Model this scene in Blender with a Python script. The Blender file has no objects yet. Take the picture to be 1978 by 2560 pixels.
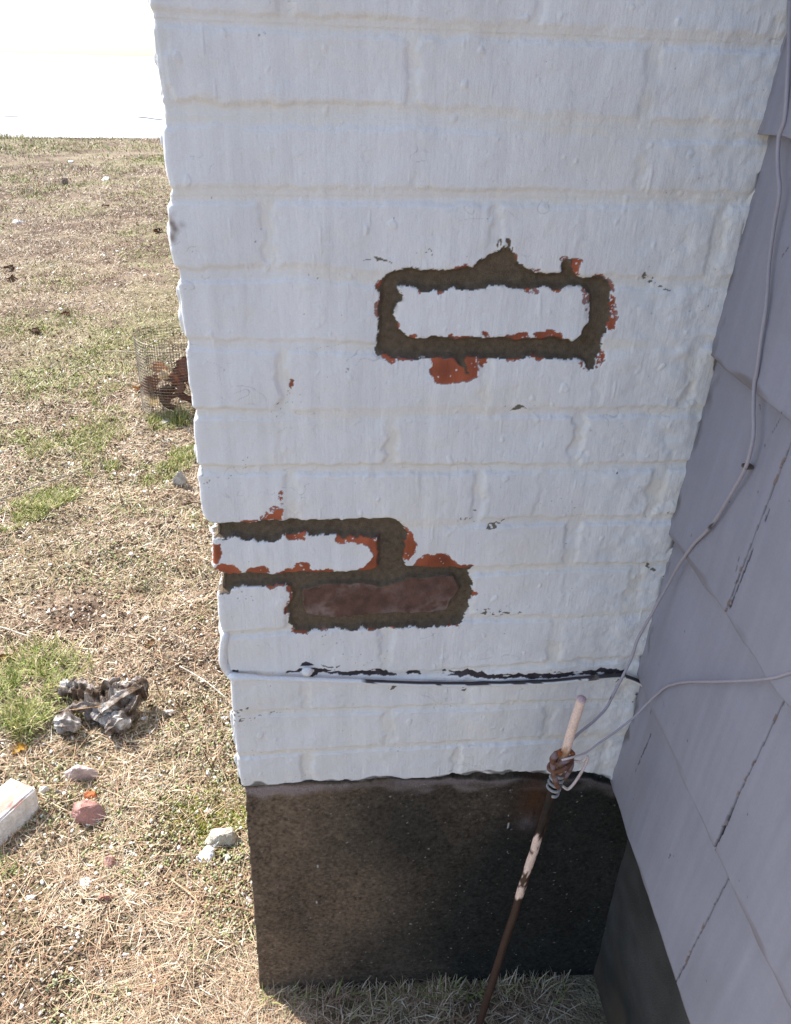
import bpy, bmesh, math, random
import numpy as np
from mathutils import Vector, Matrix
R = math.radians
random.seed(7)
rng = np.random.default_rng(7)
S = bpy.context.scene
COL = S.collection

# ------------------------------------------------------------------ camera
CAM_H, CAM_D = 1.38, 0.77904           # height over the lawn, distance to the chimney face (plane y = 0)
FPX = 1978.0
TH, PS, RO = 0.5168875, 0.0949951, 0.0289202
F_ = np.array([math.sin(PS)*math.cos(TH), math.cos(PS)*math.cos(TH), -math.sin(TH)])
R_ = np.array([math.cos(PS), -math.sin(PS), 0.0]); U_ = np.cross(R_, F_)
c_, s_ = math.cos(RO), math.sin(RO)
RR = c_*R_ + s_*U_; UU = -s_*R_ + c_*U_
CAM = np.array([0.0, -CAM_D, CAM_H])
cd = bpy.data.cameras.new('camera'); cam = bpy.data.objects.new('camera', cd); COL.objects.link(cam)
cd.sensor_fit = 'HORIZONTAL'; cd.sensor_width = 36; cd.lens = 36*FPX/1978.0
cd.clip_start = 0.02; cd.clip_end = 3000
cam.matrix_world = Matrix([[RR[0], UU[0], -F_[0], CAM[0]], [RR[1], UU[1], -F_[1], CAM[1]], [RR[2], UU[2], -F_[2], CAM[2]], [0, 0, 0, 1]])
S.camera = cam

# ------------------------------------------------------------------ light
SUN_EL, SUN_AZ = R(44), R(48)          # azimuth measured from +y towards -x
w = bpy.data.worlds.new('World'); S.world = w; w.use_nodes = True
nt = w.node_tree; bg = nt.nodes['Background']
sky = nt.nodes.new('ShaderNodeTexSky'); sky.sky_type = 'NISHITA'; sky.sun_disc = False
sky.sun_elevation = SUN_EL; sky.sun_rotation = -SUN_AZ
sky.air_density = 1.0; sky.dust_density = 1.2; sky.ozone_density = 0.6
bg.inputs['Strength'].default_value = 0.15
nt.links.new(sky.outputs[0], bg.inputs['Color'])
sl = bpy.data.lights.new('sun', 'SUN'); sl.energy = 4.3; sl.angle = R(0.5); sl.color = (1.0, 0.95, 0.87)
sun = bpy.data.objects.new('sun', sl); COL.objects.link(sun)
sdir = Vector((-math.sin(SUN_AZ)*math.cos(SUN_EL), math.cos(SUN_AZ)*math.cos(SUN_EL), math.sin(SUN_EL)))
sun.rotation_euler = sdir.to_track_quat('Z', 'Y').to_euler()
S.view_settings.view_transform = 'Standard'; S.view_settings.look = 'None'
S.view_settings.exposure = 0.98; S.view_settings.gamma = 1.0

# ------------------------------------------------------------------ pixel -> place helpers (photo is 1978 x 2560)
def ray(u, v): return F_ + RR*(u-989)/FPX + UU*(1280-v)/FPX
def on_y(u, v, y=0.0): r = ray(u, v); return CAM + r*((y+CAM_D)/r[1])
def on_x(u, v, x): r = ray(u, v); return CAM + r*(x/r[0])
def on_g(u, v, z=0.0): r = ray(u, v); return CAM + r*((z-CAM_H)/r[2])
XR = 0.413

# ------------------------------------------------------------------ noise
def fnoise(shape, d, su, sz, seed):
    """smooth random field, correlation lengths su (columns) and sz (rows) in metres, std 1"""
    g = np.random.default_rng(seed).standard_normal(shape).astype(np.float32)
    fz = np.fft.fftfreq(shape[0], d)[:, None]; fu = np.fft.rfftfreq(shape[1], d)[None, :]
    k = np.exp(-2*(math.pi**2)*((fu*su)**2 + (fz*sz)**2))
    o = np.fft.irfft2(np.fft.rfft2(g)*k, s=shape)
    return ((o-o.mean())/(o.std()+1e-9)).astype(np.float32)
_T = {}
def tnoise(x, y, scale, seed):
    """tiling smooth noise sampled anywhere, feature size ~ scale"""
    if seed not in _T: _T[seed] = fnoise((512, 512), 1.0, 3.0, 3.0, 1000+seed)
    t = _T[seed]; a = np.asarray(x)/scale*6.0; b = np.asarray(y)/scale*6.0
    i = np.floor(a).astype(int); j = np.floor(b).astype(int); fa = a-i; fb = b-j
    g = lambda p, q: t[q % 512, p % 512]
    return (g(i, j)*(1-fa)+g(i+1, j)*fa)*(1-fb) + (g(i, j+1)*(1-fa)+g(i+1, j+1)*fa)*fb
def sstep(a, b, x):
    t = np.clip((x-a)/(b-a), 0, 1); return t*t*(3-2*t)
def inpoly(U, Z, poly):
    p = np.asarray(poly, float); m = np.zeros(U.shape, bool)
    x0, z0 = p.min(0); x1, z1 = p.max(0)
    sel = (U >= x0) & (U <= x1) & (Z >= z0) & (Z <= z1)
    if not sel.any(): return m
    u = U[sel]; z = Z[sel]; c = np.zeros(u.shape, bool); n = len(p)
    for i in range(n):
        ax, az = p[i]; bx, bz = p[(i+1) % n]
        if az == bz: continue
        c ^= ((az > z) != (bz > z)) & (u < (bx-ax)*(z-az)/(bz-az)+ax)
    m[sel] = c; return m
def blur(a, d, s):
    fz = np.fft.fftfreq(a.shape[0], d)[:, None]; fu = np.fft.rfftfreq(a.shape[1], d)[None, :]
    return np.fft.irfft2(np.fft.rfft2(a)*np.exp(-2*(math.pi**2)*s*s*(fu**2+fz**2)), s=a.shape)

# ------------------------------------------------------------------ materials
def mat(name, rough=0.8, col=None, vcol=False, noise=None, bumps=(), spec=0.5, metal=0.0, sub=None):
    m = bpy.data.materials.new(name); m.use_nodes = True; n = m.node_tree; b = n.nodes['Principled BSDF']
    b.inputs['Roughness'].default_value = rough; b.inputs['Metallic'].default_value = metal
    b.inputs['Specular IOR Level'].default_value = spec
    tc = n.nodes.new('ShaderNodeTexCoord')
    if vcol:
        a = n.nodes.new('ShaderNodeAttribute'); a.attribute_name = 'Col'; src = a.outputs['Color']
    else:
        a = n.nodes.new('ShaderNodeRGB'); a.outputs[0].default_value = (*col, 1); src = a.outputs[0]
    if noise:
        for (sc, amp, det) in noise:
            t = n.nodes.new('ShaderNodeTexNoise'); t.inputs['Scale'].default_value = sc; t.inputs['Detail'].default_value = det
            n.links.new(tc.outputs['Object'], t.inputs['Vector'])
            r = n.nodes.new('ShaderNodeMapRange'); r.inputs['From Min'].default_value = 0.3; r.inputs['From Max'].default_value = 0.7
            r.inputs['To Min'].default_value = 1-amp; r.inputs['To Max'].default_value = 1+amp
            n.links.new(t.outputs['Fac'], r.inputs['Value'])
            x = n.nodes.new('ShaderNodeVectorMath'); x.operation = 'MULTIPLY'
            n.links.new(src, x.inputs[0]); n.links.new(r.outputs[0], x.inputs[1]); src = x.outputs[0]
    n.links.new(src, b.inputs['Base Color'])
    prev = None
    for (sc, dist, mapping) in bumps:
        t = n.nodes.new('ShaderNodeTexNoise'); t.inputs['Scale'].default_value = sc; t.inputs['Detail'].default_value = 3
        mp = n.nodes.new('ShaderNodeMapping'); mp.inputs['Scale'].default_value = mapping
        n.links.new(tc.outputs['Object'], mp.inputs[0]); n.links.new(mp.outputs[0], t.inputs['Vector'])
        u = n.nodes.new('ShaderNodeBump'); u.inputs['Distance'].default_value = dist; u.inputs['Strength'].default_value = 1.0
        n.links.new(t.outputs['Fac'], u.inputs['Height'])
        if prev: n.links.new(prev.outputs[0], u.inputs['Normal'])
        prev = u
    if prev: n.links.new(prev.outputs[0], b.inputs['Normal'])
    if sub:
        b.inputs['Transmission Weight'].default_value = 0.0
    return m
M_PAINT = mat('wall_paint', 0.5, vcol=True, noise=[(700, 0.03, 3)], bumps=[(420, 0.00045, (1, 1, 0.10)), (1000, 0.00035, (1, 1, 1)), (150, 0.0007, (1, 1, .6))], spec=0.3)
M_MORTAR = mat('fresh_mortar', 0.95, vcol=True, noise=[(1300, 0.35, 4)], bumps=[(900, 0.0016, (1, 1, 1))], spec=0.15)
M_DBRICK = mat('brown_brick', 0.7, vcol=True, noise=[(500, 0.12, 4), (60, 0.2, 4)], bumps=[(500, 0.0006, (1, 1, 1))], spec=0.3)
M_CONC = mat('old_concrete', 0.85, vcol=True, noise=[(700, 0.32, 4)], bumps=[(600, 0.0016, (1, 1, 1))], spec=0.25)
M_SIDING = mat('lavender_paint', 0.55, vcol=True, noise=[(14, 0.05, 4), (300, 0.03, 3)], bumps=[(300, 0.00025, (1, 1, 0.06)), (60, 0.0006, (1, 1, 1))], spec=0.3)
M_CABLE = mat('cable_paint', 0.45, vcol=True, noise=[(300, 0.05, 3)], bumps=[(200, 0.0006, (1, 1, 1))], spec=0.35)
M_METAL = mat('painted_metal', 0.6, vcol=True, noise=[(400, 0.18, 4)], bumps=[(350, 0.0008, (1, 1, 1))], spec=0.35)
M_SOIL = mat('soil', 0.95, vcol=True, noise=[(260, 0.40, 5), (45, 0.30, 5), (8, 0.16, 4)], bumps=[(120, 0.01, (1, 1, 1)), (420, 0.004, (1, 1, 1))], spec=0.1)
M_GRASS = mat('blades', 0.7, vcol=True, spec=0.25)
M_STONE = mat('stone', 0.85, vcol=True, noise=[(60, 0.15, 5), (300, 0.12, 4)], bumps=[(120, 0.003, (1, 1, 1)), (420, 0.001, (1, 1, 1))], spec=0.2)
M_WOOD = mat('weathered_wood', 0.9, vcol=True, noise=[(60, 0.25, 5), (300, 0.2, 4)], bumps=[(140, 0.006, (1, 1, 0.4)), (500, 0.002, (1, 1, 1))], spec=0.1)
M_LEAF = mat('dead_leaf', 0.75, vcol=True, noise=[(120, 0.18, 4)], bumps=[(150, 0.001, (1, 1, 1))], spec=0.2)
M_WIRE = mat('galvanised_wire', 0.5, col=(0.14, 0.12, 0.10), spec=0.5, metal=0.4)
M_ROAD = mat('pale_road', 0.9, col=(0.62, 0.62, 0.62), noise=[(3, 0.05, 5), (60, 0.05, 3)], bumps=[(150, 0.003, (1, 1, 1))], spec=0.2)
M_CAR_SHADE = mat('car_shade', 0.6, col=(0.03, 0.035, 0.05), spec=0.3)  # near-black colour standing in for the shade under a parked car

# ------------------------------------------------------------------ object helpers
def tag(o, label=None, cat=None, group=None, kind=None):
    if label: o['label'] = label
    if cat: o['category'] = cat
    if group: o['group'] = group
    if kind: o['kind'] = kind
    return o
def empty(name, loc, label, cat, group=None):
    o = bpy.data.objects.new(name, None); COL.objects.link(o); o.location = loc; o.empty_display_size = 0.05
    bpy.context.view_layer.update()
    return tag(o, label, cat, group)
def link(name, me, m, parent=None, smooth=True):
    o = bpy.data.objects.new(name, me); COL.objects.link(o)
    if m: me.materials.append(m)
    if smooth: me.polygons.foreach_set('use_smooth', np.ones(len(me.polygons), bool))
    if parent:
        o.parent = parent; o.matrix_parent_inverse = Matrix.Translation(-parent.location)
    return o
def npmesh(name, V, Fc, C=None):
    """Fc: (n,k) int array, k = 3 or 4"""
    V = np.ascontiguousarray(V, np.float32); Fc = np.ascontiguousarray(Fc, np.int32); k = Fc.shape[1]
    me = bpy.data.meshes.new(name); me.vertices.add(len(V)); me.vertices.foreach_set('co', V.ravel())
    me.loops.add(Fc.size); me.loops.foreach_set('vertex_index', Fc.ravel())
    me.polygons.add(len(Fc)); me.polygons.foreach_set('loop_start', np.arange(len(Fc), dtype=np.int32)*k)
    me.update(calc_edges=True)
    if C is not None:
        a = me.color_attributes.new('Col', 'FLOAT_COLOR', 'POINT')
        cc = np.ones((len(V), 4), np.float32); cc[:, :3] = C; a.data.foreach_set('color', cc.ravel())
    return me
def sub(V, C, Fc):
    """keep only the vertices the faces use"""
    u, inv = np.unique(Fc.ravel(), return_inverse=True)
    return V[u], (C[u] if C is not None else None), inv.reshape(Fc.shape)
def gridfaces(nz, nu):
    i = np.arange(nz*nu).reshape(nz, nu)
    return np.stack([i[:-1, :-1], i[:-1, 1:], i[1:, 1:], i[1:, :-1]], -1)
def flatcol(me, c):
    a = me.color_attributes.new('Col', 'FLOAT_COLOR', 'POINT')
    a.data.foreach_set('color', np.tile(np.array([*c, 1], np.float32), len(me.vertices)))
def smoothpath(P, n=8):
    P = np.asarray(P, float); Q = np.vstack([2*P[0]-P[1], P, 2*P[-1]-P[-2]]); out = []
    for i in range(1, len(Q)-2):
        for t in np.linspace(0, 1, n, endpoint=False):
            a, b, c, d = Q[i-1], Q[i], Q[i+1], Q[i+2]
            out.append(0.5*((2*b)+(-a+c)*t+(2*a-5*b+4*c-d)*t*t+(-a+3*b-3*c+d)*t**3))
    out.append(P[-1]); return np.array(out)
def tube_arrays(P, rad, k=10, cap=True):
    P = np.asarray(P, float); n = len(P); rad = np.broadcast_to(np.asarray(rad, float), (n,))
    T = np.gradient(P, axis=0); T /= np.linalg.norm(T, axis=1)[:, None]+1e-12
    N = np.zeros_like(P); a = np.array([0, 0, 1.0]) if abs(T[0][2]) < 0.8 else np.array([1.0, 0, 0])
    v = np.cross(T[0], a); v /= np.linalg.norm(v)
    for i in range(n):
        v = v-T[i]*(v@T[i]); v /= np.linalg.norm(v)+1e-12; N[i] = v
    B = np.cross(T, N); an = np.linspace(0, 2*math.pi, k, endpoint=False)
    V = (P[:, None]+rad[:, None, None]*(N[:, None]*np.cos(an)[None, :, None]+B[:, None]*np.sin(an)[None, :, None])).reshape(-1, 3)
    i = np.arange(n*k).reshape(n, k); j = np.roll(i, -1, 1)
    Fc = np.stack([i[:-1], j[:-1], j[1:], i[1:]], -1).reshape(-1, 4)
    if cap:
        V = np.vstack([V, P[0]-T[0]*rad[0]*0.4, P[-1]+T[-1]*rad[-1]*0.4]); a0, a1 = n*k, n*k+1
        c0 = np.stack([j[0], i[0], np.full(k, a0), np.full(k, a0)], -1); c1 = np.stack([i[-1], j[-1], np.full(k, a1), np.full(k, a1)], -1)
        return V, Fc, np.vstack([c0, c1])[:, :3]
    return V, Fc, None
def tube(name, P, rad, m, parent=None, col=(0.8, 0.8, 0.8), k=10, colfn=None, wob=0.0):
    P = np.asarray(P, float)
    V, Q, T = tube_arrays(P, rad, k)
    if wob: V = V+np.stack([tnoise(V[:, 0]+V[:, 1], V[:, 2], 0.02, s)*wob for s in (1, 2, 3)], -1)
    me = bpy.data.meshes.new(name); me.from_pydata(V.tolist(), [], Q.tolist()+(T.tolist() if T is not None else [])); me.update()
    C = np.tile(np.array(col, float), (len(V), 1)) if colfn is None else colfn(V)
    a = me.color_attributes.new('Col', 'FLOAT_COLOR', 'POINT'); cc = np.ones((len(V), 4), np.float32); cc[:, :3] = C
    a.data.foreach_set('color', cc.ravel())
    return link(name, me, m, parent)
def bm_obj(name, bm, m, parent=None, col=None, smooth=False):
    me = bpy.data.meshes.new(name); bm.to_mesh(me); bm.free()
    if col is not None: flatcol(me, col)
    return link(name, me, m, parent, smooth)
def box_bm(x0, x1, y0, y1, z0, z1, bev=0):
    bm = bmesh.new(); bmesh.ops.create_cube(bm, size=1)
    for v in bm.verts: v.co = Vector(((x0+x1)/2+v.co.x*(x1-x0), (y0+y1)/2+v.co.y*(y1-y0), (z0+z1)/2+v.co.z*(z1-z0)))
    if bev: bmesh.ops.bevel(bm, geom=bm.edges[:], offset=bev, segments=2, affect='EDGES')
    return bm

# ================================================================== CHIMNEY
chim = empty('brick_chimney', (0.13, 0.0, 0.0), 'white painted brick chimney with two patches of fresh brown mortar on dark concrete', 'chimney')
# silhouette of the left corner: x as a function of height
EDGE = [(402, 291), (404, 330), (407, 400), (415, 438), (424, 473), (418, 490), (417, 520), (420, 570), (425, 620), (433, 660), (440, 700), (446, 745), (452, 800), (458, 850), (463, 900),
        (468, 960), (476, 985), (480, 1010), (483, 1040), (484, 1090), (490, 1140), (492, 1180), (499, 1230), (503, 1260), (512, 1298), (529, 1315), (530, 1335), (532, 1380), (535, 1420), (546, 1438),
        (542, 1465), (543, 1500), (548, 1550), (557, 1600), (566, 1650), (573, 1690), (576, 1720), (581, 1780), (588, 1860), (591, 1895), (593, 1920), (599, 1950), (603, 1967)]
ez = np.array([on_y(u, v)[2] for u, v in EDGE])[::-1]; ex = np.array([on_y(u, v)[0] for u, v in EDGE])[::-1]
def xl(z): return np.interp(z, ez, ex)
def xz(pts, ox=0, oy=0, s=1.0): return [tuple(on_y(ox+s*a, oy+s*b)[[0, 2]]) for a, b in pts]
# bed joints: traced centre lines, and joints continued above the picture
BED = [[(430, 283), (800, 290), (1150, 300), (1592, 322), (1925, 330)],
       [(430, 490), (700, 490), (1000, 490), (1395, 494), (1880, 501)],
       [(460, 690), (560, 686), (780, 682), (921, 700), (1032, 695), (1290, 692), (1407, 702), (1600, 708), (1830, 712)],
       [(470, 860), (566, 863), (800, 868), (1000, 874), (1297, 869), (1520, 868), (1690, 862), (1800, 852)],
       [(500, 1032), (700, 1035), (950, 1037), (1280, 1030), (1500, 1030), (1760, 1028)],
       [(510, 1176), (850, 1174), (1200, 1171), (1500, 1171), (1720, 1163)],
       [(535, 1326), (700, 1322), (907, 1319), (1000, 1314), (1200, 1305), (1500, 1299), (1690, 1296)],
       [(545, 1457), (620, 1450), (900, 1440), (1100, 1433), (1300, 1424), (1500, 1420), (1660, 1418)],
       [(560, 1590), (740, 1577), (900, 1567), (1150, 1548), (1450, 1544), (1620, 1530)],
       [(570, 1690), (780, 1690), (1000, 1690), (1400, 1660), (1600, 1650)],
       [(600, 1787), (800, 1782), (1100, 1770), (1300, 1760), (1560, 1755)],
       [(590, 1893), (700, 1885), (1000, 1868), (1400, 1845), (1560, 1838)]]
BHW = [0.0085, 0.0062, 0.0060, 0.0055, 0.0050, 0.0050, 0.0052, 0.0052, 0.0045, 0.0045, 0.0045, 0.0045]
BDP = [1.0, 1.0, 0.9, 1.0, 0.9, 1.1, 1.0, 1.0, 0.9, 0.9, 0.9, 1.0]
bed = []
for l in BED:
    q = [on_y(*p) for p in l]; bed.append((np.array([a[0] for a in q]), np.array([a[2] for a in q])))
# head joints: (course above which bed joint index, px x, half width px, depth factor)
HEAD = {0: [(1045, 13, .55), (1612, 14, .7), (560, 9, .15)], 1: [(672, 17, 1.0), (1240, 13, .7), (800, 9, .2), (1460, 10, .3), (1800, 16, .9)],
        2: [(973, 22, 1.0), (1490, 24, 1.0), (620, 9, .2), (1740, 9, .2)], 3: [(712, 17, 1.1), (1215, 13, 1.0), (1500, 10, .4), (1725, 15, .9)],
        4: [(978, 15, 1.2), (1445, 15, 1.1), (700, 9, .3)], 5: [(732, 16, 1.0), (1195, 15, 1.2), (1345, 8, .3), (1635, 18, 1.1)],
        6: [(978, 26, 1.0), (1427, 15, 1.2)], 7: [(737, 20, 1.0), (1160, 16, 1.0), (1412, 10, .3), (1575, 18, 1.3)],
        8: [(965, 16, 1.0), (1382, 16, 1.1)], 9: [(765, 14, .6), (1170, 12, .4), (1555, 14, .8)], 10: [(972, 16, 1.1), (1362, 13, .8)], 11: [(768, 14, .8), (1142, 12, .6), (1500, 10, .5)]}

def RU(l): return xz(l, 900, 560, 700/1687)
def RL(l): return xz(l, 500, 1220, 750/1687)
def RC(l): return xz(l, 550, 1600, 750/1687)
def R7(l): return xz(l, 1150, 1000, 828/1687)
MORT_U = RU([(130,345),(150,305),(190,292),(250,290),(290,275),(360,272),(420,278),(500,282),(560,280),(620,268),(690,260),(735,240),(770,210),(810,165),(820,145),(822,100),(850,92),(880,102),(905,97),(915,140),(918,180),(945,250),(1010,262),(1050,285),(1110,292),(1190,298),(1215,285),(1235,215),(1255,207),(1290,215),(1285,260),(1300,305),(1360,318),(1440,330),(1475,340),(1520,370),(1522,440),(1510,480),(1505,560),(1485,610),(1478,680),(1475,700),(1460,750),(1430,790),(1410,850),(1385,885),(1360,860),(1350,830),(1290,815),(1220,815),(1140,805),(1040,795),(960,805),(880,810),(800,812),(760,820),(720,800),(640,800),(630,850),(655,920),(600,860),(550,805),(440,800),(360,797),(280,805),(220,808),(160,800),(110,790),(95,740),(110,690),(120,650),(115,580),(100,545),(115,500),(120,450),(112,410),(118,380)])
HOLE_U = RU([(250,390),(330,385),(420,400),(520,405),(600,398),(640,392),(720,385),(800,380),(880,385),(980,400),(1050,398),(1110,380),(1180,390),(1280,380),(1350,385),(1390,400),(1385,480),(1380,540),(1365,590),(1345,640),(1335,680),(1280,695),(1200,690),(1120,690),(1000,690),(860,685),(720,688),(600,688),(500,690),(400,690),(300,688),(270,670),(245,640),(225,600),(215,560),(208,520),(220,480),(240,470),(262,440),(250,410)])
RED = [RU(l) for l in [
 [(425,800),(700,796),(700,930),(640,945),(540,960),(450,945),(430,915),(425,850)],
 [(1515,455),(1545,470),(1540,510),(1505,505)], [(1490,590),(1505,560),(1550,560),(1548,585),(1530,620),(1495,625)], [(1525,410),(1555,425),(1550,445),(1530,440)],
 [(918,178),(945,190),(950,250),(920,252)], [(1260,215),(1300,205),(1350,212),(1335,245),(1320,290),(1298,308),(1278,260)],
 [(130,798),(230,803),(212,835),(180,830)], [(880,805),(975,803),(945,822),(890,822)], [(1040,792),(1135,795),(1110,810),(1060,806)],
 [(85,545),(100,500),(110,545),(102,560)], [(108,450),(122,420),(124,470),(112,475)],
 [(228,600),(258,620),(250,655),(238,640)], [(300,672),(350,665),(356,694),(303,692)], [(525,683),(560,665),(580,692),(530,692)], [(755,655),(772,640),(790,642),(785,660),(765,672)],
 [(860,690),(885,670),(960,655),(1010,658),(1010,692),(870,694)], [(1050,655),(1110,650),(1210,665),(1235,692),(1060,694)], [(362,398),(385,400),(388,425),(372,430)], [(480,402),(515,405),(508,428),(488,420)], [(1150,385),(1200,388),(1190,402),(1155,398)],
 [(700,800),(760,820),(745,865),(715,840)]]]
RED += [RL(l) for l in [
 [(75,320),(108,310),(112,360),(98,420),(80,430),(40,420),(40,320)], [(88,430),(150,428),(190,432),(225,478),(150,490),(60,482)],
 [(272,462),(300,448),(370,445),(400,472),(330,486),(272,488)], [(440,470),(530,448),(540,428),(600,420),(630,452),(750,450),(752,470),(560,486),(440,485)],
 [(765,270),(800,268),(1000,275),(1002,450),(960,470),(880,470),(940,430),(962,380),(950,330),(900,312),(850,300),(780,310),(765,290)], [(480,266),(590,262),(570,292),(500,290)],
 [(1152,228),(1200,250),(1207,330),(1192,385),(1160,402),(1138,400),(1145,300)],
 [(1190,440),(1235,395),(1280,375),(1370,370),(1388,380),(1440,422),(1490,435),(1532,440),(1525,458),(1400,452),(1195,450)],
 [(485,570),(512,560),(514,715),(485,705),(492,680),(500,640),(490,610)], [(415,118),(470,120),(467,180),(415,184)], [(345,182),(345,165),(385,155),(415,152),(415,186),(360,188)],
 [(365,545),(450,548),(480,558),(440,560),(385,570)], [(1520,570),(1532,565),(1546,605),(1520,618)], [(1430,770),(1450,765),(1455,775),(1435,778)], [(515,815),(600,812),(600,825),(530,825)]]]
RED += [xz([(724, 952), (733, 948), (734, 965), (726, 972)])]
HAZY = [RU([(1290,812),(1350,830),(1410,850),(1460,750),(1485,785),(1465,850),(1440,893),(1370,885),(1330,870)]), RU([(1345,395),(1390,400),(1380,480),(1350,468)]), RU([(1510,440),(1560,430),(1552,560),(1505,560)]),
        RU([(1000,655),(1060,650),(1060,692),(1000,692)]), RU([(70,520),(120,420),(125,560),(100,570)]), RL([(330,165),(415,105),(470,85),(470,120),(415,130),(345,190)]), RL([(440,20),(465,15),(468,80),(445,60)])]
MORT_L = RL([(-140,197),(75,200),(200,198),(330,190),(480,188),(560,180),(700,182),(850,178),(1000,172),(1110,180),(1130,200),(1150,230),(1155,290),(1145,350),(1140,400),(1150,440),(1190,445),(1300,445),(1400,448),(1530,452),(1515,480),(1530,520),(1530,580),(1515,630),(1500,700),(1480,745),(1440,770),(1330,785),(1200,790),(1120,790),(1050,805),(1000,800),(900,790),(850,810),(800,800),(700,800),(610,820),(530,815),(515,770),(512,715),(500,660),(510,600),(505,560),(450,548),(370,550),(250,560),(185,555),(172,575),(160,600),(90,597),(-140,600)])
HOLE_L = RL([(-150,283),(100,283),(200,270),(240,290),(330,300),(450,300),(480,265),(590,262),(750,265),(800,280),(900,272),(1000,275),(1000,450),(900,465),(800,475),(700,465),(500,480),(300,485),(200,485),(90,480),(-150,480)])
DBR = RL([(585,575),(650,568),(730,550),(850,550),(960,548),(1010,560),(1090,545),(1180,520),(1320,510),(1430,510),(1437,560),(1430,610),(1392,650),(1385,700),(1200,705),(1050,705),(900,715),(830,735),(700,725),(592,712)])
TAR = [RC([(365,172),(430,183),(440,160),(480,135),(520,145),(535,170),(600,172),(700,180),(800,178),(900,170),(985,185),(990,205),(900,207),(700,203),(550,197),(520,218),(495,216),(520,190),(500,165),(470,160),(455,190),(420,195),(365,188)]),
       RC([(1030,195),(1060,180),(1130,183),(1135,200),(1040,204)]), RC([(1240,178),(1262,175),(1262,195),(1242,195)]), RC([(1290,182),(1420,178),(1500,190),(1687,200),(1700,212),(1500,208),(1290,200)]), RC([(60,178),(105,175),(100,188),(60,188)]),
       R7([(-60,1385),(0,1378),(150,1393),(350,1395),(600,1384),(760,1370),(800,1380),(850,1385),(845,1412),(760,1402),(600,1404),(380,1418),(200,1414),(-60,1405)])]
GRIME = [RC([(945,238),(1005,238),(975,290),(950,290)]), RC([(1355,238),(1378,238),(1368,295),(1355,290)]), RC([(575,150),(685,148),(660,160),(580,160)]), R7([(780,1395),(800,1395),(795,1450),(782,1440)]), RC([(80,390),(165,385),(160,405),(90,408)]),
         RC([(75,440),(220,440),(200,455),(80,455)]), R7([(15,590),(130,540),(110,570),(30,610)]), R7([(125,655),(150,630),(240,598),(180,655)]), R7([(262,50),(290,20),(345,22),(300,52)]), R7([(80,1075),(320,1085),(300,1100),(120,1098)]),
         R7([(905,820-0),(1060,905),(1040,905),(920,850)]), xz([(1605, 680), (1680, 725), (1660, 722), (1610, 700)]), R7([(1035,568),(1062,565),(1055,580),(1038,580)]), R7([(795,372),(820,372),(810,382),(797,380)]), xz([(1848,655),(1860,652),(1864,670),(1852,682),(1843,672)]),
         RU([(20,212),(120,212),(230,245),(120,232)]), RU([(375,150),(400,165),(470,225),(455,225)]), R7([(890,1500),(930,1480),(920,1530),(895,1535)])]
WIP = [xz([(424, 530), (432, 528), (448, 565), (450, 600), (436, 612), (426, 590), (420, 555)])]
PB = [(603,1967),(625,1964),(660,1962),(700,1960),(740,1958),(780,1953),(820,1955),(860,1953),(900,1952),(928,1950),(940,1945),(980,1943),(1010,1950),(1050,1948),(1100,1942),(1128,1934),(1150,1937),(1190,1930),(1230,1935),(1300,1930),(1380,1936),(1420,1932),(1480,1932),(1500,1942),(1530,1950),(1545,1957),(1560,1960)]
pbx = np.array([on_y(*p)[0] for p in PB]); pbz = np.array([on_y(*p)[2] for p in PB])
cream = np.array([.83, .775, .66]); white = np.array([.80, .80, .815])
mortc = np.array([.158, .121, .084]); redc = np.array([.36, .095, .045]); darkc = np.array([.128, .068, .052])

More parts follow.
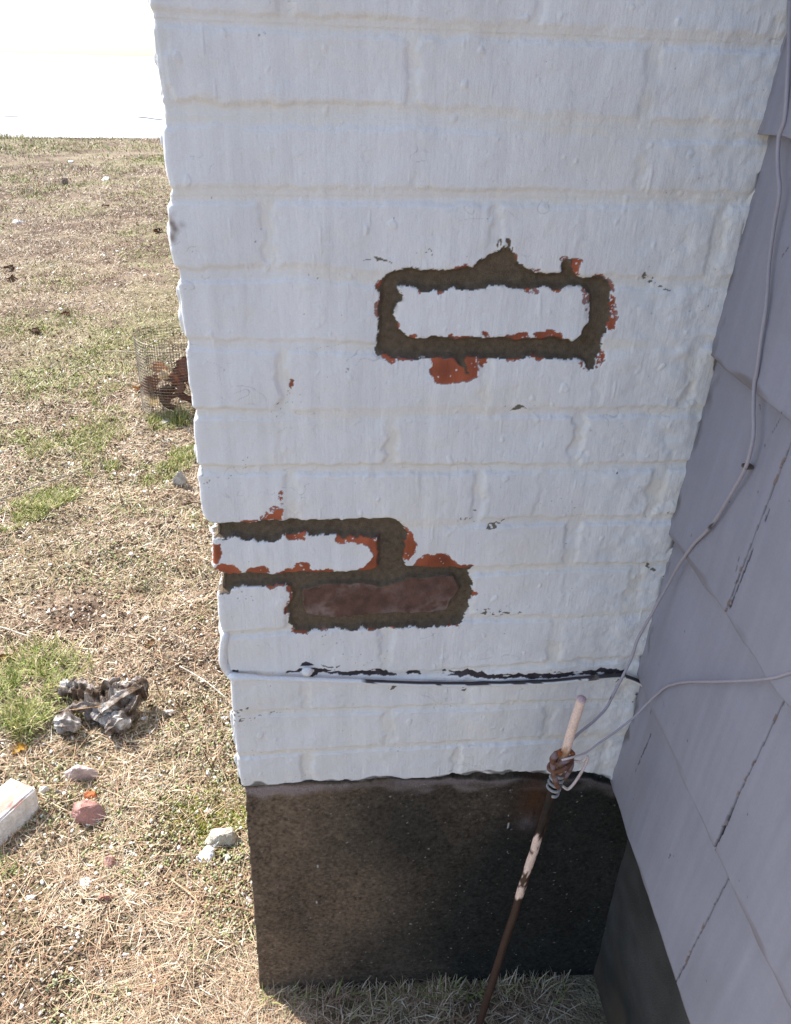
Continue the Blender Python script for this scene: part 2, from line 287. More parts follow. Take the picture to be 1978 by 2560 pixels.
def wallfield(U, Z, d, seed, detail=True):
    """relief (metres, outward) and colour of the brick face in unfolded coordinates"""
    sh = U.shape
    N = lambda su, sz, k: fnoise(sh, d, su, sz, seed+k)
    wu = N(.004, .004, 1)*.0016+N(.0014, .0014, 2)*.0007; wz = N(.004, .004, 3)*.0014+N(.0014, .0014, 4)*.0007
    slow = N(.03, .012, 5); vis = np.clip(.85+.35*N(.06, .012, 60), .25, 1.25)
    h = N(.05, .03, 6)*.0008+N(.012, .010, 7)*.00040+N(.0045, .0045, 8)*.00018+N(.0018, .0018, 28)*.00006
    jm = np.zeros(sh); jd = np.zeros(sh)
    Uj = U+wu*1.0; Zj = Z+wz*.5+slow*.0006
    rng2 = np.random.default_rng(seed+50)
    allb = [(b[0], b[1], BHW[i], BDP[i]) for i, b in enumerate(bed)]
    for k in range(1, 46): allb.insert(0, (np.array([-.15, .41]), np.array([bed[0][1][0]+.0698*k, bed[0][1][-1]+.0698*k]), .0055, 1.0))
    course = np.zeros(sh)
    for i, (bx, bz, hw, dp) in enumerate(allb):
        zc = np.interp(Uj, bx, bz); dd = np.abs(Zj-zc)
        m = 1-sstep(hw*.75, hw*1.25+.001, dd)
        jm = np.maximum(jm, m*dp); course += (Z < zc)
    nb = len(allb)-len(bed)
    for k, l in HEAD.items():
        ct = np.interp(Uj, *bed[k]); cb = np.interp(Uj, *bed[k+1]) if k+1 < len(bed) else np.full(sh, -9.)
        ymid = (BED[k][0][1]+(BED[k+1][0][1] if k+1 < len(BED) else 1966))/2
        for (px, hp, dp) in l:
            xc = on_y(px, ymid)[0]; hw = hp*abs(on_y(px+1, ymid)[0]-on_y(px, ymid)[0])
            m = (1-sstep(hw*.6, hw*1.35, np.abs(Uj-xc)))*(Zj < ct)*(Zj > cb)
            jm = np.maximum(jm, m*dp)
    for k in range(nb):                     # bricks of the unseen courses above
        i0 = allb[k]; i1 = allb[k+1]; off = .105*(k % 2)
        for xc in np.arange(-1.2+off, .42, .213):
            m = (1-sstep(.004, .008, np.abs(Uj-xc)))*(Zj < np.interp(Uj, i0[0], i0[1]))*(Zj > np.interp(Uj, i1[0], i1[1])); jm = np.maximum(jm, m*.7)
    # bricks that stand a little proud or back
    cv = rng2.uniform(-1, 1, 90); h += cv[np.clip(course.astype(int), 0, 89)]*.0005
    jm = blur(jm, d, .0013)
    h -= jm*vis*(.0031+.0004*slow)
    # lumps and drips of old paint
    bl = N(.0028, .0035, 20); h += sstep(2.1, 3.2, bl)*.0011
    dr = N(.0013, .012, 21); h += sstep(2.6, 3.0, dr)*.0006; pt = N(.0009, .0009, 26); h -= sstep(3.0, 3.6, pt)*.0009; fk = N(.004, .003, 27); h += sstep(1.62, 1.70, fk)*.00028
    fl = N(.010, .010, 25); h += (sstep(.9, .98, fl)-.5)*.00012
    # roughness grows towards the inner corner
    rc = sstep(.24, .40, U); h += rc*(N(.006, .006, 22)*.0006+N(.0025, .0025, 23)*.00022)
    h += N(.0007, .02, 9)*.000035
    # ---- colour
    C = np.ones(sh+(3,))*white
    st = N(.0035, .06, 10); C *= (1+.022*st+.015*N(.02, .02, 11)+.012*N(.05, .12, 16))[..., None]
    jc = np.clip(blur(jm, d, .002)*1.2, 0, 1)*np.clip(.75+.35*N(.05, .01, 12), 0.1, 1)
    C = C*(1-jc[..., None]*.36)+cream*jc[..., None]*.36
    warm = np.clip(N(.03, .03, 13)*.25, 0, .5)[..., None]; C = C*(1-warm)+C*np.array([1.0, .96, .90])*warm
    spk = N(.0007, .0007, 14); clus = sstep(1.0, 2.2, N(.02, .012, 15)+jm*.5)
    sp = sstep(3.5-1.35*clus, 3.8-1.35*clus, spk)[..., None]*.65; C = C*(1-sp)+np.array([.14, .12, .10])*sp
    crk = np.abs(N(.006, .004, 17))+.02*np.abs(N(.003, .003, 18)); band = sstep(1.3, 2.2, N(.02, .008, 19)+blur(jm, d, .001)*.6)
    cl = ((1-sstep(.0, .10, crk))*band*.45)[..., None]; C = C*(1-cl)+np.array([.22, .20, .18])*cl; h -= cl[..., 0]*.0006
    cls = np.zeros(sh, np.int8)
    if not detail: return h, C, cls
    Up = U+wu*.85; Zp = Z+wz*.75
    red = np.zeros(sh, bool)
    for p in RED: red |= inpoly(Up, Zp, p)
    mu = inpoly(Up, Zp, MORT_U) & ~inpoly(Up, Zp, HOLE_U); ml = inpoly(Up, Zp, MORT_L) & ~inpoly(Up, Zp, HOLE_L)
    db = inpoly(U+wu*.8, Z+wz*.8, DBR)
    mort = (mu | ml) & ~db
    # scraped paint: the repair leaves a ragged rim of bare brick and dirt round the mortar
    near = blur((mu | ml).astype(float), d, .0030)
    rim = (near > .18-.06*N(.005, .005, 30)) & (N(.006, .004, 31) > 1.25) & ~mort & ~db
    hz = np.zeros(sh, bool)
    for p in HAZY: hz |= inpoly(Up, Zp, p)
    hz &= (N(.0012, .0012, 32) > .1)
    rim |= hz
    red |= rim
    red &= ~(mort | db)
    tipfade = inpoly(U, Z, RU([(800,70),(945,70),(945,165),(800,175)])) & (N(.0009, .0022, 33) > .1); mort &= ~tipfade
    grey = sstep(.2, 1.2, N(.004, .003, 34))
    # paint flecks left on bare brick
    rb = blur(red.astype(float), d, .0009); prim = (rb > .12) & (rb < .5) & ~red & ~mort & ~db & (N(.0012, .0012, 72) > -.1)
    fleck = (N(.0009, .0009, 35) > 2.3-.9*rim) & red
    redc2 = redc*(1+.16*N(.006, .006, 36)[..., None])
    redc2 = np.where(rim[..., None], redc2*(1-.45*grey[..., None])+np.array([.33, .26, .27])*(.45*grey[..., None]), redc2)
    C = np.where(red[..., None], redc2, C); C = np.where(prim[..., None], np.array([.30, .20, .20]), C); C = np.where(fleck[..., None], white*.9, C)
    mc = mortc*(1+.04*N(.03, .012, 37)+.08*N(.0014, .0014, 38))[..., None]
    C = np.where(mort[..., None], mc, C)
    dust = (np.clip(N(.012, .010, 39)*.6+.1, 0, 1)*np.clip(.6+.5*N(.002, .002, 71), 0, 1))[..., None]*.45; dc = darkc*(1+.1*N(.003, .003, 40)[..., None])
    C = np.where(db[..., None], dc*(1-dust)+np.array([.33, .26, .24])*dust, C)
    # dirty halo of mortar smeared on the paint round the joints
    halo = np.clip(blur(mort.astype(float), d, .0022)*1.5, 0, 1)*(N(.0012, .0012, 41) > .9)*.6
    C = np.where((~mort & ~red & ~db)[..., None], C*(1-halo[..., None])+mortc*1.3*halo[..., None], C)
    ed = (blur(mort.astype(float), d, .0016) > .5-.3) & (~mort) & (N(.003, .0015, 42) > .55) & ~db; C = np.where(ed[..., None], np.array([.09, .08, .08]), C)
    paint = blur((~(mort | db | red)).astype(float), d, .0005); h += paint*.0009-.0009
    mf = blur(mort.astype(float), d, .0013); deep = blur((mort).astype(float), d, .0045)
    h = h*(1-mf)+mf*(h*.2-.0006-.0075*np.clip((deep-.30)/.5, 0, 1)**1.3+N(.0015, .0015, 43)*.00022+N(.008, .008, 44)*.00025)
    dfm = blur(db.astype(float), d, .001); h = h*(1-dfm)+dfm*(-.0030+N(.012, .012, 45)*.0004+N(.002, .002, 46)*.0001)
    for p in TAR:
        t = inpoly(U+wu*1.0, Z+wz*.8, p) & (N(.006, .0012, 47) > -1.7); C = np.where(t[..., None], np.array([.045, .036, .042])*(1+.5*grey[..., None]), C); h -= blur(t.astype(float), d, .0006)*.0008
    for p in GRIME:
        t = inpoly(U+wu*1.2, Z+wz, p) & (N(.0016, .0009, 48) > .15); C = np.where(t[..., None], np.array([.17, .145, .11]), C)
    for p in WIP:
        t = blur(inpoly(U+wu*2, Z+wz*2, p).astype(float), d, .0018)*np.clip(.75+.3*N(.003, .003, 49), 0, 1)
        C = C*(1-t[..., None])+np.array([.21, .145, .12])*t[..., None]
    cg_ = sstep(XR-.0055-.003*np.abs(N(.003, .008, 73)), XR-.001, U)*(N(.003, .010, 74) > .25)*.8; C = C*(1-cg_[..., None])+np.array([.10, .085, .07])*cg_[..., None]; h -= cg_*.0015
    # green-black damp along the bottom edge of the paint
    low = Z-np.interp(U, pbx, pbz); dm = (1-sstep(.0, .004, low+.003*N(.006, .003, 51)))*.8
    C = C*(1-dm[..., None])+np.array([.05, .045, .03])*dm[..., None]
    nick = inpoly(U, Z, xz([(480,1772),(700,1775),(700,1790),(480,1795)])) & (N(.002, .001, 52) > 1.1); C = np.where(nick[..., None], np.array([.2, .2, .22]), C)
    ss = (xl(Z)+.006)-U-.0094
    h += sstep(.0, .003, ss)*(1-sstep(.02, .03, ss))*np.clip(N(.0045, .007, 70)-.7, 0, 1.4)*.0036*(1-mf)
    cls[mort & mu] = 1; cls[mort & ml] = 2; cls[db] = 3
    return h, C, cls

def unfold(U, Z, h, rr):
    """wrap the unfolded face round the left corner, which has radius rr"""
    x0 = xl(Z); s = (x0+rr)-U                      # s>0: past the start of the arc
    arc = rr*math.pi/2; a = np.clip(s, 0, arc)/rr; back = np.clip(s-arc, 0, None)
    front = np.maximum(U, x0+rr)
    X = front-np.sin(a)*rr; Y = (1-np.cos(a))*rr+back
    nx = -np.sin(a); ny = -np.cos(a)
    return np.stack([X+nx*h, Y+ny*h, Z], -1)

# fine face and corner
d = .0009
us = np.arange(-.235, XR+.004, d); zs = np.arange(.10+CAM_H, -.915+CAM_H, -d)
U, Z = np.meshgrid(us, zs)
h, C, cls = wallfield(U, Z, d, 100)
Pw = unfold(U, Z, h, .006)
Fq = gridfaces(*U.shape)[:, :, ::-1]
low = (Z > np.interp(U, pbx, pbz)+fnoise(U.shape, d, .004, .002, 5)*.0010)
keep = low[:-1, :-1] & low[1:, 1:] & low[:-1, 1:] & low[1:, :-1]
# corners of the paint sheet where the class changes go to the mortar
fc = np.maximum(cls[:-1, :-1], cls[1:, 1:])
V = Pw.reshape(-1, 3); CC = C.reshape(-1, 3)
for k, (nm, m) in enumerate([('painted_brickwork', M_PAINT), ('mortar_patch', M_MORTAR), ('mortar_patch', M_MORTAR), ('bare_brick', M_DBRICK)]):
    fs = Fq[keep & (fc == k)]
    if len(fs) == 0: continue
    v, c, f = sub(V, CC, fs); o = link(nm, npmesh(nm, v, f, c), m, chim)
    if k == 1: o['label'] = 'ring of fresh brown mortar round one white brick'
    if k == 2: o['label'] = 'stepped brown mortar patch running off the left corner'
    if k == 3: o['label'] = 'unpainted dark brown brick set in fresh mortar'
# the lower edge of the brickwork: a thin underside
bz = np.interp(us, pbx, pbz); 
lip = np.stack([unfold(us[None], bz[None]+.0006, np.zeros((1, len(us)))-.0002, .006)[0], unfold(us[None], bz[None]+.0004, np.full((1, len(us)), -.02), .006)[0]])
link('brick_underside', npmesh('brick_underside', lip.reshape(-1, 3), gridfaces(2, len(us)).reshape(-1, 4), np.tile([.06, .05, .04], (2*len(us), 1))), M_CONC, chim)
# coarse continuation: up the chimney and back along its left side
d2 = .004
def coarse(u0, u1, z0, z1, seed):
    uu = np.linspace(u0, u1, max(2, int((u1-u0)/d2))); zz = np.linspace(z1, z0, max(2, int((z1-z0)/d2)))
    Uc, Zc = np.meshgrid(uu, zz); hh, cc, _ = wallfield(Uc, Zc, d2, seed, False)
    P = unfold(Uc, Zc, hh, .006); return P, cc
for a in [(-.235, XR+.004, .10+CAM_H, 2.2+CAM_H, 300), (-1.2, -.235, -.885+CAM_H, 2.2+CAM_H, 400)]:
    P, cc = coarse(*a); link('painted_brickwork', npmesh('painted_brickwork', P.reshape(-1, 3), gridfaces(*P.shape[:2])[:, :, ::-1].reshape(-1, 4), cc.reshape(-1, 3)), M_PAINT, chim)
bm_obj('chimney_core', box_bm(-.10, XR+.3, .03, 1.0, 0.3, 3.56), M_PAINT, chim, (.7, .7, .7))

# ---- concrete footing
dc = .0012
uc = np.arange(-.16, XR+.05, dc); zc = np.arange(pbz.max()+.006, -.05, -dc)
Uc, Zc = np.meshgrid(uc, zc); sh = Uc.shape
N = lambda a, b, k: fnoise(sh, dc, a, b, 900+k)
top = np.interp(Uc, pbx, pbz); dep = top-Zc
CE = [(603, 1966), (616, 1972), (618, 2000), (620, 2050), (626, 2120), (630, 2200), (636, 2269), (650, 2450)]
cz = np.array([on_y(u, v, .005)[2] for u, v in CE])[::-1]; cx = np.array([on_y(u, v, .005)[0] for u, v in CE])[::-1]
cleft = np.interp(Zc, cz, cx)
xs = np.maximum(Uc, cleft); back = np.clip(cleft-Uc, 0, None)
lipz = .012+.004*N(.03, .03, 1)
hc = -.004+.004*sstep(lipz-.006, lipz, dep)*(1-.6*sstep(lipz+.010, lipz+.03, dep)) - .003*(1-sstep(.0, lipz, dep))
hc = hc+N(.05, .05, 2)*.0008+N(.010, .010, 3)*.0003+N(.0022, .0022, 4)*.00020
pit = N(.002, .002, 5); hc -= sstep(2.7, 3.2, pit)*.0010
lump = np.exp(-(((Uc-on_y(1322, 2062)[0])/.013)**2+((Zc-on_y(1322, 2062)[2])/.018)**2)); hc = hc+lump*.004*(1+.5*N(.005, .005, 6))
Pc = np.stack([xs, .0035-hc+back*40, Zc], -1)
Pc[..., 1] = np.where(back > 0, .004+back*8, Pc[..., 1]); Pc[..., 0] = np.where(back > 0, cleft-.001+hc*.3, Pc[..., 0])
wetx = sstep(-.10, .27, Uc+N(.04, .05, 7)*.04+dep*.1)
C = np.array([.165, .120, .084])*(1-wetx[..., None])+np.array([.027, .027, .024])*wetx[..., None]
C = C*(1+.09*N(.03, .05, 8)+.06*N(.005, .005, 9)+.20*N(.0014, .0014, 10))[..., None]
pale = (sstep(lipz-.002, lipz+.003, dep)*(1-sstep(lipz+.008, lipz+.030, dep+.006*N(.01, .006, 11))))*np.clip(.8+.35*N(.015, .006, 12), 0, 1)*(1-.5*wetx)
C = C*(1-.75*pale[..., None])+np.array([.34, .29, .30])*.75*pale[..., None]
dk = (1-sstep(lipz-.006, lipz-.001, dep))*np.clip(.7+.3*N(.02, .004, 13), 0, 1); C = C*(1-.8*dk[..., None])+np.array([.030, .025, .016])*.8*dk[..., None]
C = C*(1-lump[..., None]*.6)+np.array([.16, .15, .17])*lump[..., None]*.6
rust = np.clip(np.exp(-((Uc-on_y(1330, 2000)[0]+N(.02, .05, 14)*.006)/.02)**2)*np.exp(-((dep-.06)/.05)**2), 0, 1)*.7
C = C*(1-rust[..., None])+np.array([.11, .045, .018])*rust[..., None]
for (px, y0, y1) in [(793, 2140, 2269), (1270, 2030, 2140)]:
    xx = on_y(px, (y0+y1)/2)[0]; za, zb = on_y(px, y0)[2], on_y(px, y1)[2]
    t = (np.abs(Uc-xx+N(.03, .03, 15)*.0012) < .0012) & (Zc < za) & (Zc > zb) & (N(.002, .004, 16) > .7); C = np.where(t[..., None], np.array([.5, .5, .5]), C)
fleck = N(.0012, .0012, 17); C = np.where((fleck > 2.75)[..., None], np.array([.30, .28, .26]), C)
C = np.clip(C, .008, .9)
fq = gridfaces(*sh)[:, :, ::-1]; fq = fq[(dep[:-1, :-1] > -.004)]
v, c, f = sub(Pc.reshape(-1, 3), C.reshape(-1, 3), fq.reshape(-1, 4))
link('concrete_footing', npmesh('concrete_footing', v, f, c), M_CONC, chim)
zl = np.interp(0.3, cz, cx)
bm_obj('footing_core', box_bm(-.125, XR+.3, .05, 1.0, -.1, .499), M_CONC, chim, (.09, .075, .06))

# ================================================================== HOUSE WALL (plane x = XR, facing -x)
house = empty('shingled_house_wall', (XR, -.5, 0), 'lavender grey shingle wall of the house right of the chimney, its courses lapped', 'house wall')
# lower edges of the courses: z at t = 0 and slope; t is the distance out from the chimney towards the camera
ED = [.619, .397, .175, -.048, -.2615, -.4815, -.701, -.9065]
SL = [-.02, -.02, -.02, -.01, -.022, -.026, -.075, -.17]
JT = {0: [.21], 1: [.10, .40], 2: [.30], 3: [.42], 4: [.40], 5: [.154], 6: [.252], 7: [.262]}
def edge(i, t): return ED[i]+SL[i]*np.minimum(t, .35)+CAM_H
TM = .48
def splits(i, lo, hi):
    l = sorted([lo]+[j for j in JT.get(i, []) if lo < j < hi]+[hi]); return list(zip(l[:-1], l[1:]))
ds = .0012
CR = {}   # hairline splits per course: (px,py)-(px,py), strength
CRK = [((1626, 1826), (1594, 1929), .9), ((1665, 1880-140), (1678, 1808), .35), ((1628, 1755), (1620, 1784), .8), ((1670, 2130), (1690, 2140), .3), ((1611, 2075), (1614, 2090), .7), ((1672, 2150), (1680, 2135), .7), ((1672, 2150), (1668, 2160), .7),
       ((1965, 1167), (1837, 1520), 1.0), ((1942, 1045), (1890, 1145), .5), ((1850, 1428), (1860, 1380), .3), ((1890, 1010), (1893, 1022), .6), ((1760, 1535), (1766, 1500), .3), ((1885, 780), (1892, 757), .8), ((1975, 617), (1960, 640), .4), ((1940, 990), (1960, 960), .3), ((1824, 1255), (1829, 1254), .6)]
crk = [(on_x(*a, XR-.004), on_x(*b, XR-.004), s) for a, b, s in CRK]
sid = np.array([.305, .296, .345])
bot_i = 6
for i in range(1, 8):
    ztop = (edge(i-1, np.zeros(1))[0])+.02; tt = np.arange(-.004, TM, ds)
    if i == 0: continue
    nzr = int((ztop-edge(i, np.array([.35]))[0])/ds)
    zb = edge(i, np.clip(tt, 0, None))
    w_ = np.linspace(0, 1, nzr)[:, None]; T = np.tile(tt, (nzr, 1)); Zz = ztop*(1-w_)+zb[None]*w_
    sh = T.shape; Nn = lambda a, b, k: fnoise(sh, ds, a, b, 2000+i*40+k)
    frac = (Zz-zb[None])/(ED[i-1]-ED[i])
    out = .0098*(1-np.clip(frac, 0, 1.1))+.0005+Nn(.06, .05, 1)*.0007+Nn(.004, .05, 2)*.00010+Nn(.01, .01, 3)*.00008
    ragged = Nn(.012, .03, 4)[-1]*.0010
    Zz = Zz+ragged[None]*w_
    Cc = np.ones(sh+(3,))*sid*(1+.025*Nn(.03, .06, 5)+.02*Nn(.003, .05, 6))[..., None]
    # brownish dirt just under the lap and along the lower edge
    dd = (Zz-zb[None]); e1 = (1-sstep(.0, .006, dd+.002*Nn(.01, .004, 7)))*np.clip((.7 if i == 4 else .35)+.4*Nn(.03, .01, 8), 0, 1); Cc = Cc*(1-.6*e1[..., None])+np.array([.15, .11, .08])*.6*e1[..., None]
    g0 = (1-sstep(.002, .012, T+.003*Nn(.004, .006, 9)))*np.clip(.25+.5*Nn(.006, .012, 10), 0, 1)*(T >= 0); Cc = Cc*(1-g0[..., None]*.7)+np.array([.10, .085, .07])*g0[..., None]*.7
    sp = (Nn(.0012, .0016, 11) > 3.6); Cc = np.where(sp[..., None], np.array([.06, .055, .055]), Cc)
    for a, b, s in crk:
        ta, za, tb, zb_ = -a[1], a[2], -b[1], b[2]
        L = math.hypot(tb-ta, zb_-za)+1e-6; pr = ((T-ta)*(tb-ta)+(Zz-za)*(zb_-za))/L; q = np.abs((T-ta)*(zb_-za)-(Zz-za)*(tb-ta))/L
        on = (q+Nn(.004, .01, 12)*.0006*0 < .0009*s*(1+.3*Nn(.004, .006, 13))) & (pr > 0) & (pr < L) & (Nn(.003, .006, 14) > .9-1.6*s)
        Cc = np.where(on[..., None], np.array([.04, .035, .05]), Cc); out = out-on*.0015
    for j in JT.get(i, []):
        q = np.abs(T-j-Nn(.006, .03, 15)*.0008-(.06*(Zz-zb[None]))); wid = .0010*np.clip(.9+.45*Nn(.01, .03, 16), 0.25, 3)*(1.0 if i != 6 else 1.9*np.exp(-((frac-.35)/.38)**2)+.35)
        wid = np.maximum(wid*(.62 if i in (5, 7) else 1), .00075)
        on = q < wid; Cc = np.where(on[..., None], np.array([.028, .025, .035]), Cc); out = out-on*.0035
        e = (q < wid+.0016) & (Nn(.002, .004, 17) > 1.0); Cc = np.where(e[..., None], np.array([.22, .17, .16]), Cc)
    if i == 6:
        pass
    P = np.stack([XR-out, -T, Zz], -1)
    # skirt: lower edge folded back behind
    sk = P[-1].copy(); sk[:, 0] = XR+.004; sk[:, 2] += .0005
    P = np.concatenate([P, sk[None]]); Cc = np.concatenate([Cc, Cc[-1:]*.5])
    fq = gridfaces(*P.shape[:2]); vv = P.reshape(-1, 3); c3 = np.clip(Cc.reshape(-1, 3), .01, .9)
    for lo, hi in splits(i, tt[0], TM):
        cm = (tt[:-1] >= lo) & (tt[:-1] < hi); fs = fq[:, cm].reshape(-1, 4)
        if not len(fs): continue
        v, c, f = sub(vv, c3, fs); link('shingle', npmesh('shingle', v, f, c), M_SIDING, house)
# courses farther out along the wall and higher up, out of the picture
def slab(t0, t1, z0, z1):
    bm = bmesh.new(); vs = []
    for (x, t, z) in [(XR-.0085, t0, z0), (XR-.0085, t1, z0), (XR-.001, t1, z1), (XR-.001, t0, z1), (XR+.004, t0, z0), (XR+.004, t1, z0), (XR+.004, t1, z1), (XR+.004, t0, z1)]: vs.append(bm.verts.new((x, -t, z)))
    for f in [(0, 1, 2, 3), (4, 7, 6, 5), (0, 4, 5, 1), (1, 5, 6, 2), (2, 6, 7, 3), (3, 7, 4, 0)]: bm.faces.new([vs[q] for q in f])
    bmesh.ops.recalc_face_normals(bm, faces=bm.faces[:]); return bm
for i in range(1, 8):
    t = TM
    while t < 2.6:
        n_ = t+.30; bm_obj('shingle', slab(t+.0008, n_, edge(i, np.array([.35]))[0], edge(i-1, np.array([0.]))[0]+.01), M_SIDING, house, sid); t = n_
for k in range(9):
    t = -.0; z0 = .619+.222*k+CAM_H
    t += -.1*(k % 2)
    while t < 2.6:
        n_ = t+.30; bm_obj('shingle', slab(max(t, 0)+.0008, n_, z0-.0, z0+.232), M_SIDING, house, sid); t = n_
bm_obj('sheathing', box_bm(XR+.003, XR+.2, -2.9, -.001, .482, 4.2), M_SIDING, house, (.08, .07, .07))
tt_, zz_ = np.meshgrid(np.arange(-.05, 2.9, .004), np.arange(.481, -.1, -.004))
Nf = lambda a, b, k: fnoise(tt_.shape, .004, a, b, 3300+k)
Cf = (np.array([.085, .082, .082])*(1+.16*Nf(.05, .05, 1)+.14*Nf(.012, .012, 2))[..., None])
sf = np.clip(.5+.5*Nf(.10, .14, 3), 0, 1)[..., None]; Cf = Cf*(1-.6*sf)+np.array([.045, .042, .034])*.6*sf
sp_ = (1-sstep(.0, .10, zz_+.03*Nf(.03, .02, 4)))[..., None]; Cf = Cf*(1-.6*sp_)+np.array([.12, .085, .055])*.6*sp_
Pf = np.stack([XR+.040-Nf(.05, .05, 5)*.0012-Nf(.012, .012, 6)*.0008, -tt_, zz_], -1)
link('house_foundation', npmesh('house_foundation', Pf.reshape(-1, 3), gridfaces(*tt_.shape).reshape(-1, 4), np.clip(Cf, .01, .9).reshape(-1, 3)), M_CONC, house)
bm_obj('foundation_core', box_bm(XR+.050, XR+.25, -2.9, .02, -.1, .4805), M_CONC, house, (.08, .08, .08))
bm_obj('house_body', box_bm(XR+.201, 7.5, -2.9, 7.0, -.1, 4.199), M_SIDING, house, sid)
bm_obj('eave', box_bm(XR-.35, 7.8, -3.2, 7.3, 4.2, 4.36), M_SIDING, house, (.7, .7, .7))

# ================================================================== CABLE, CLIP, WIRES, ROD
white_c = (.80, .80, .81)
lp = [on_y(u, v, .012)+np.array([-.006, 0, 0]) for u, v in [(556, 1560), (549, 1600), (547, 1640), (553, 1668), (566, 1686)]]
lp = [np.array([xl(p[2])-.0045, .03-.005*i, p[2]]) for i, p in enumerate(lp)]
CP = [(588, 1693), (640, 1695), (700, 1697), (800, 1700), (1000, 1708), (1100, 1711), (1200, 1711), (1350, 1706), (1450, 1698), (1520, 1692), (1562, 1692), (1598, 1706), (1622, 1722)]
pts = [np.array([xl(lp[0][2]+.3)-.004, .09, lp[0][2]+.3]), np.array([xl(lp[0][2]+.1)-.003, .05, lp[0][2]+.10])]
lz = [on_y(u, v, .004) for u, v in [(554, 1588), (550, 1625), (552, 1660), (568, 1686)]]
pts = [np.array([lz[0][0]+.012, .05, lz[0][2]+.06]), np.array([lz[0][0]+.001, .020, lz[0][2]+.006])]+[p+np.array([.004, 0, 0]) for p in lz]+[on_y(u, v, -.0045) for u, v in CP]
def ccab(V):
    C = np.tile(np.array(white_c), (len(V), 1)); n = tnoise(V[:, 0]*1.0, V[:, 2]*3, .05, 11)+.5*tnoise(V[:, 0], V[:, 2], .008, 12)
    zc = np.interp(V[:, 0], [p[0] for p in pts[6:]], [p[2] for p in pts[6:]]); up = V[:, 2]-zc
    m = (V[:, 0] > .04) & (up > .0014) & (n > -9); C[m] = (.055, .045, .05)
    m = (n > 1.9); C[m] = (.16, .13, .11); return C
cpath = smoothpath(pts, 14)
crad = np.interp(cpath[:, 0], [-.125, -.105, -.09], [.0056, .0048, .0034])
cab = tube('painted_cable', cpath, crad, M_CABLE, None, k=14, colfn=ccab, wob=.00025)
tag(cab, 'white painted cable with dark bare top running across the brick under the repairs', 'cable')
c0 = on_y(768, 1679, -.004)
bm = bmesh.new(); bmesh.ops.create_uvsphere(bm, u_segments=20, v_segments=12, radius=.0068)
for v_ in bm.verts: v_.co = Vector((v_.co.x*1.05, v_.co.y*.8, v_.co.z*.95))+Vector(c0)
clip = bm_obj('cable_clip', bm, M_CABLE, None, white_c, True); tag(clip, 'round white painted knob holding the cable to the brick, black ring round it', 'cable clip')

wc = (.37, .335, .37)
W1 = [(1975, 0), (1972, 150), (1962, 291), (1948, 345), (1945, 420), (1950, 480), (1936, 560), (1924, 650), (1918, 740), (1905, 840), (1893, 925), (1886, 960), (1884, 1010), (1883, 1080), (1876, 1130), (1866, 1165), (1845, 1205), (1783, 1309), (1729, 1368)]
p1 = [on_x(u, v, XR-.0115) for u, v in W1]
p1 += [on_y(u, v, y) for u, v, y in [(1680, 1442, -.033), (1641, 1515, -.031), (1610, 1570, -.030), (1592, 1605, -.030), (1580, 1645, -.032), (1557, 1693, -.036), (1530, 1745, -.042), (1512, 1775, -.048), (1478, 1808, -.058), (1444, 1836, -.070), (1420, 1862, -.080)]]
w1 = tube('ground_wire', smoothpath(p1, 10), .0019, M_CABLE, None, k=10, wob=.0002,
          colfn=lambda V: np.where(((tnoise(V[:, 0]*2, V[:, 2]*2, .02, 13) > 2.2))[:, None], np.array([.06, .05, .05]), np.array(wc)*(1+.06*tnoise(V[:, 0], V[:, 2], .05, 14)[:, None])))
tag(w1, 'long grey painted ground wire falling down the shingles and swinging to the rod', 'wire', 'ground wires clamped to the rod')
W2 = [(2500, 1560), (2200, 1630), (2060, 1668), (1978, 1684), (1935, 1695), (1862, 1702), (1788, 1704), (1719, 1705), (1685, 1711), (1660, 1722)]
p2 = [on_x(u, v, XR-.0105) for u, v in W2]
p2 += [on_y(u, v, y) for u, v, y in [(1621, 1757, -.060), (1582, 1796, -.062), (1543, 1826, -.066), (1500, 1857, -.070), (1469, 1879, -.076), (1445, 1888, -.084), (1425, 1895, -.090), (1405, 1900, -.089)]]
def cw2(V):
    t = sstep(on_y(1500, 1860, -.07)[0], on_y(1450, 1880, -.07)[0], V[:, 0])[:, None]; return np.array(wc)*1.08*(1-t)+np.array([.66, .55, .53])*t
w2 = tube('ground_wire', smoothpath(p2, 10), .0014, M_CABLE, None, k=10, wob=.0002, colfn=cw2)
tag(w2, 'thin pale ground wire reaching the rod from the right edge of the shingle wall', 'wire', 'ground wires clamped to the rod')
# staple holding the first wire where it bends
st = on_x(1868, 1166, XR-.009)
bm = box_bm(st[0]-.004, st[0]+.005, st[1]-.004, st[1]+.004, st[2]-.0018, st[2]+.0018, .0006)
sto = bm_obj('wire_staple', bm, M_METAL, None, (.10, .07, .06)); tag(sto, 'small rusty staple pinning the bend of the wire to the shingles', 'staple')

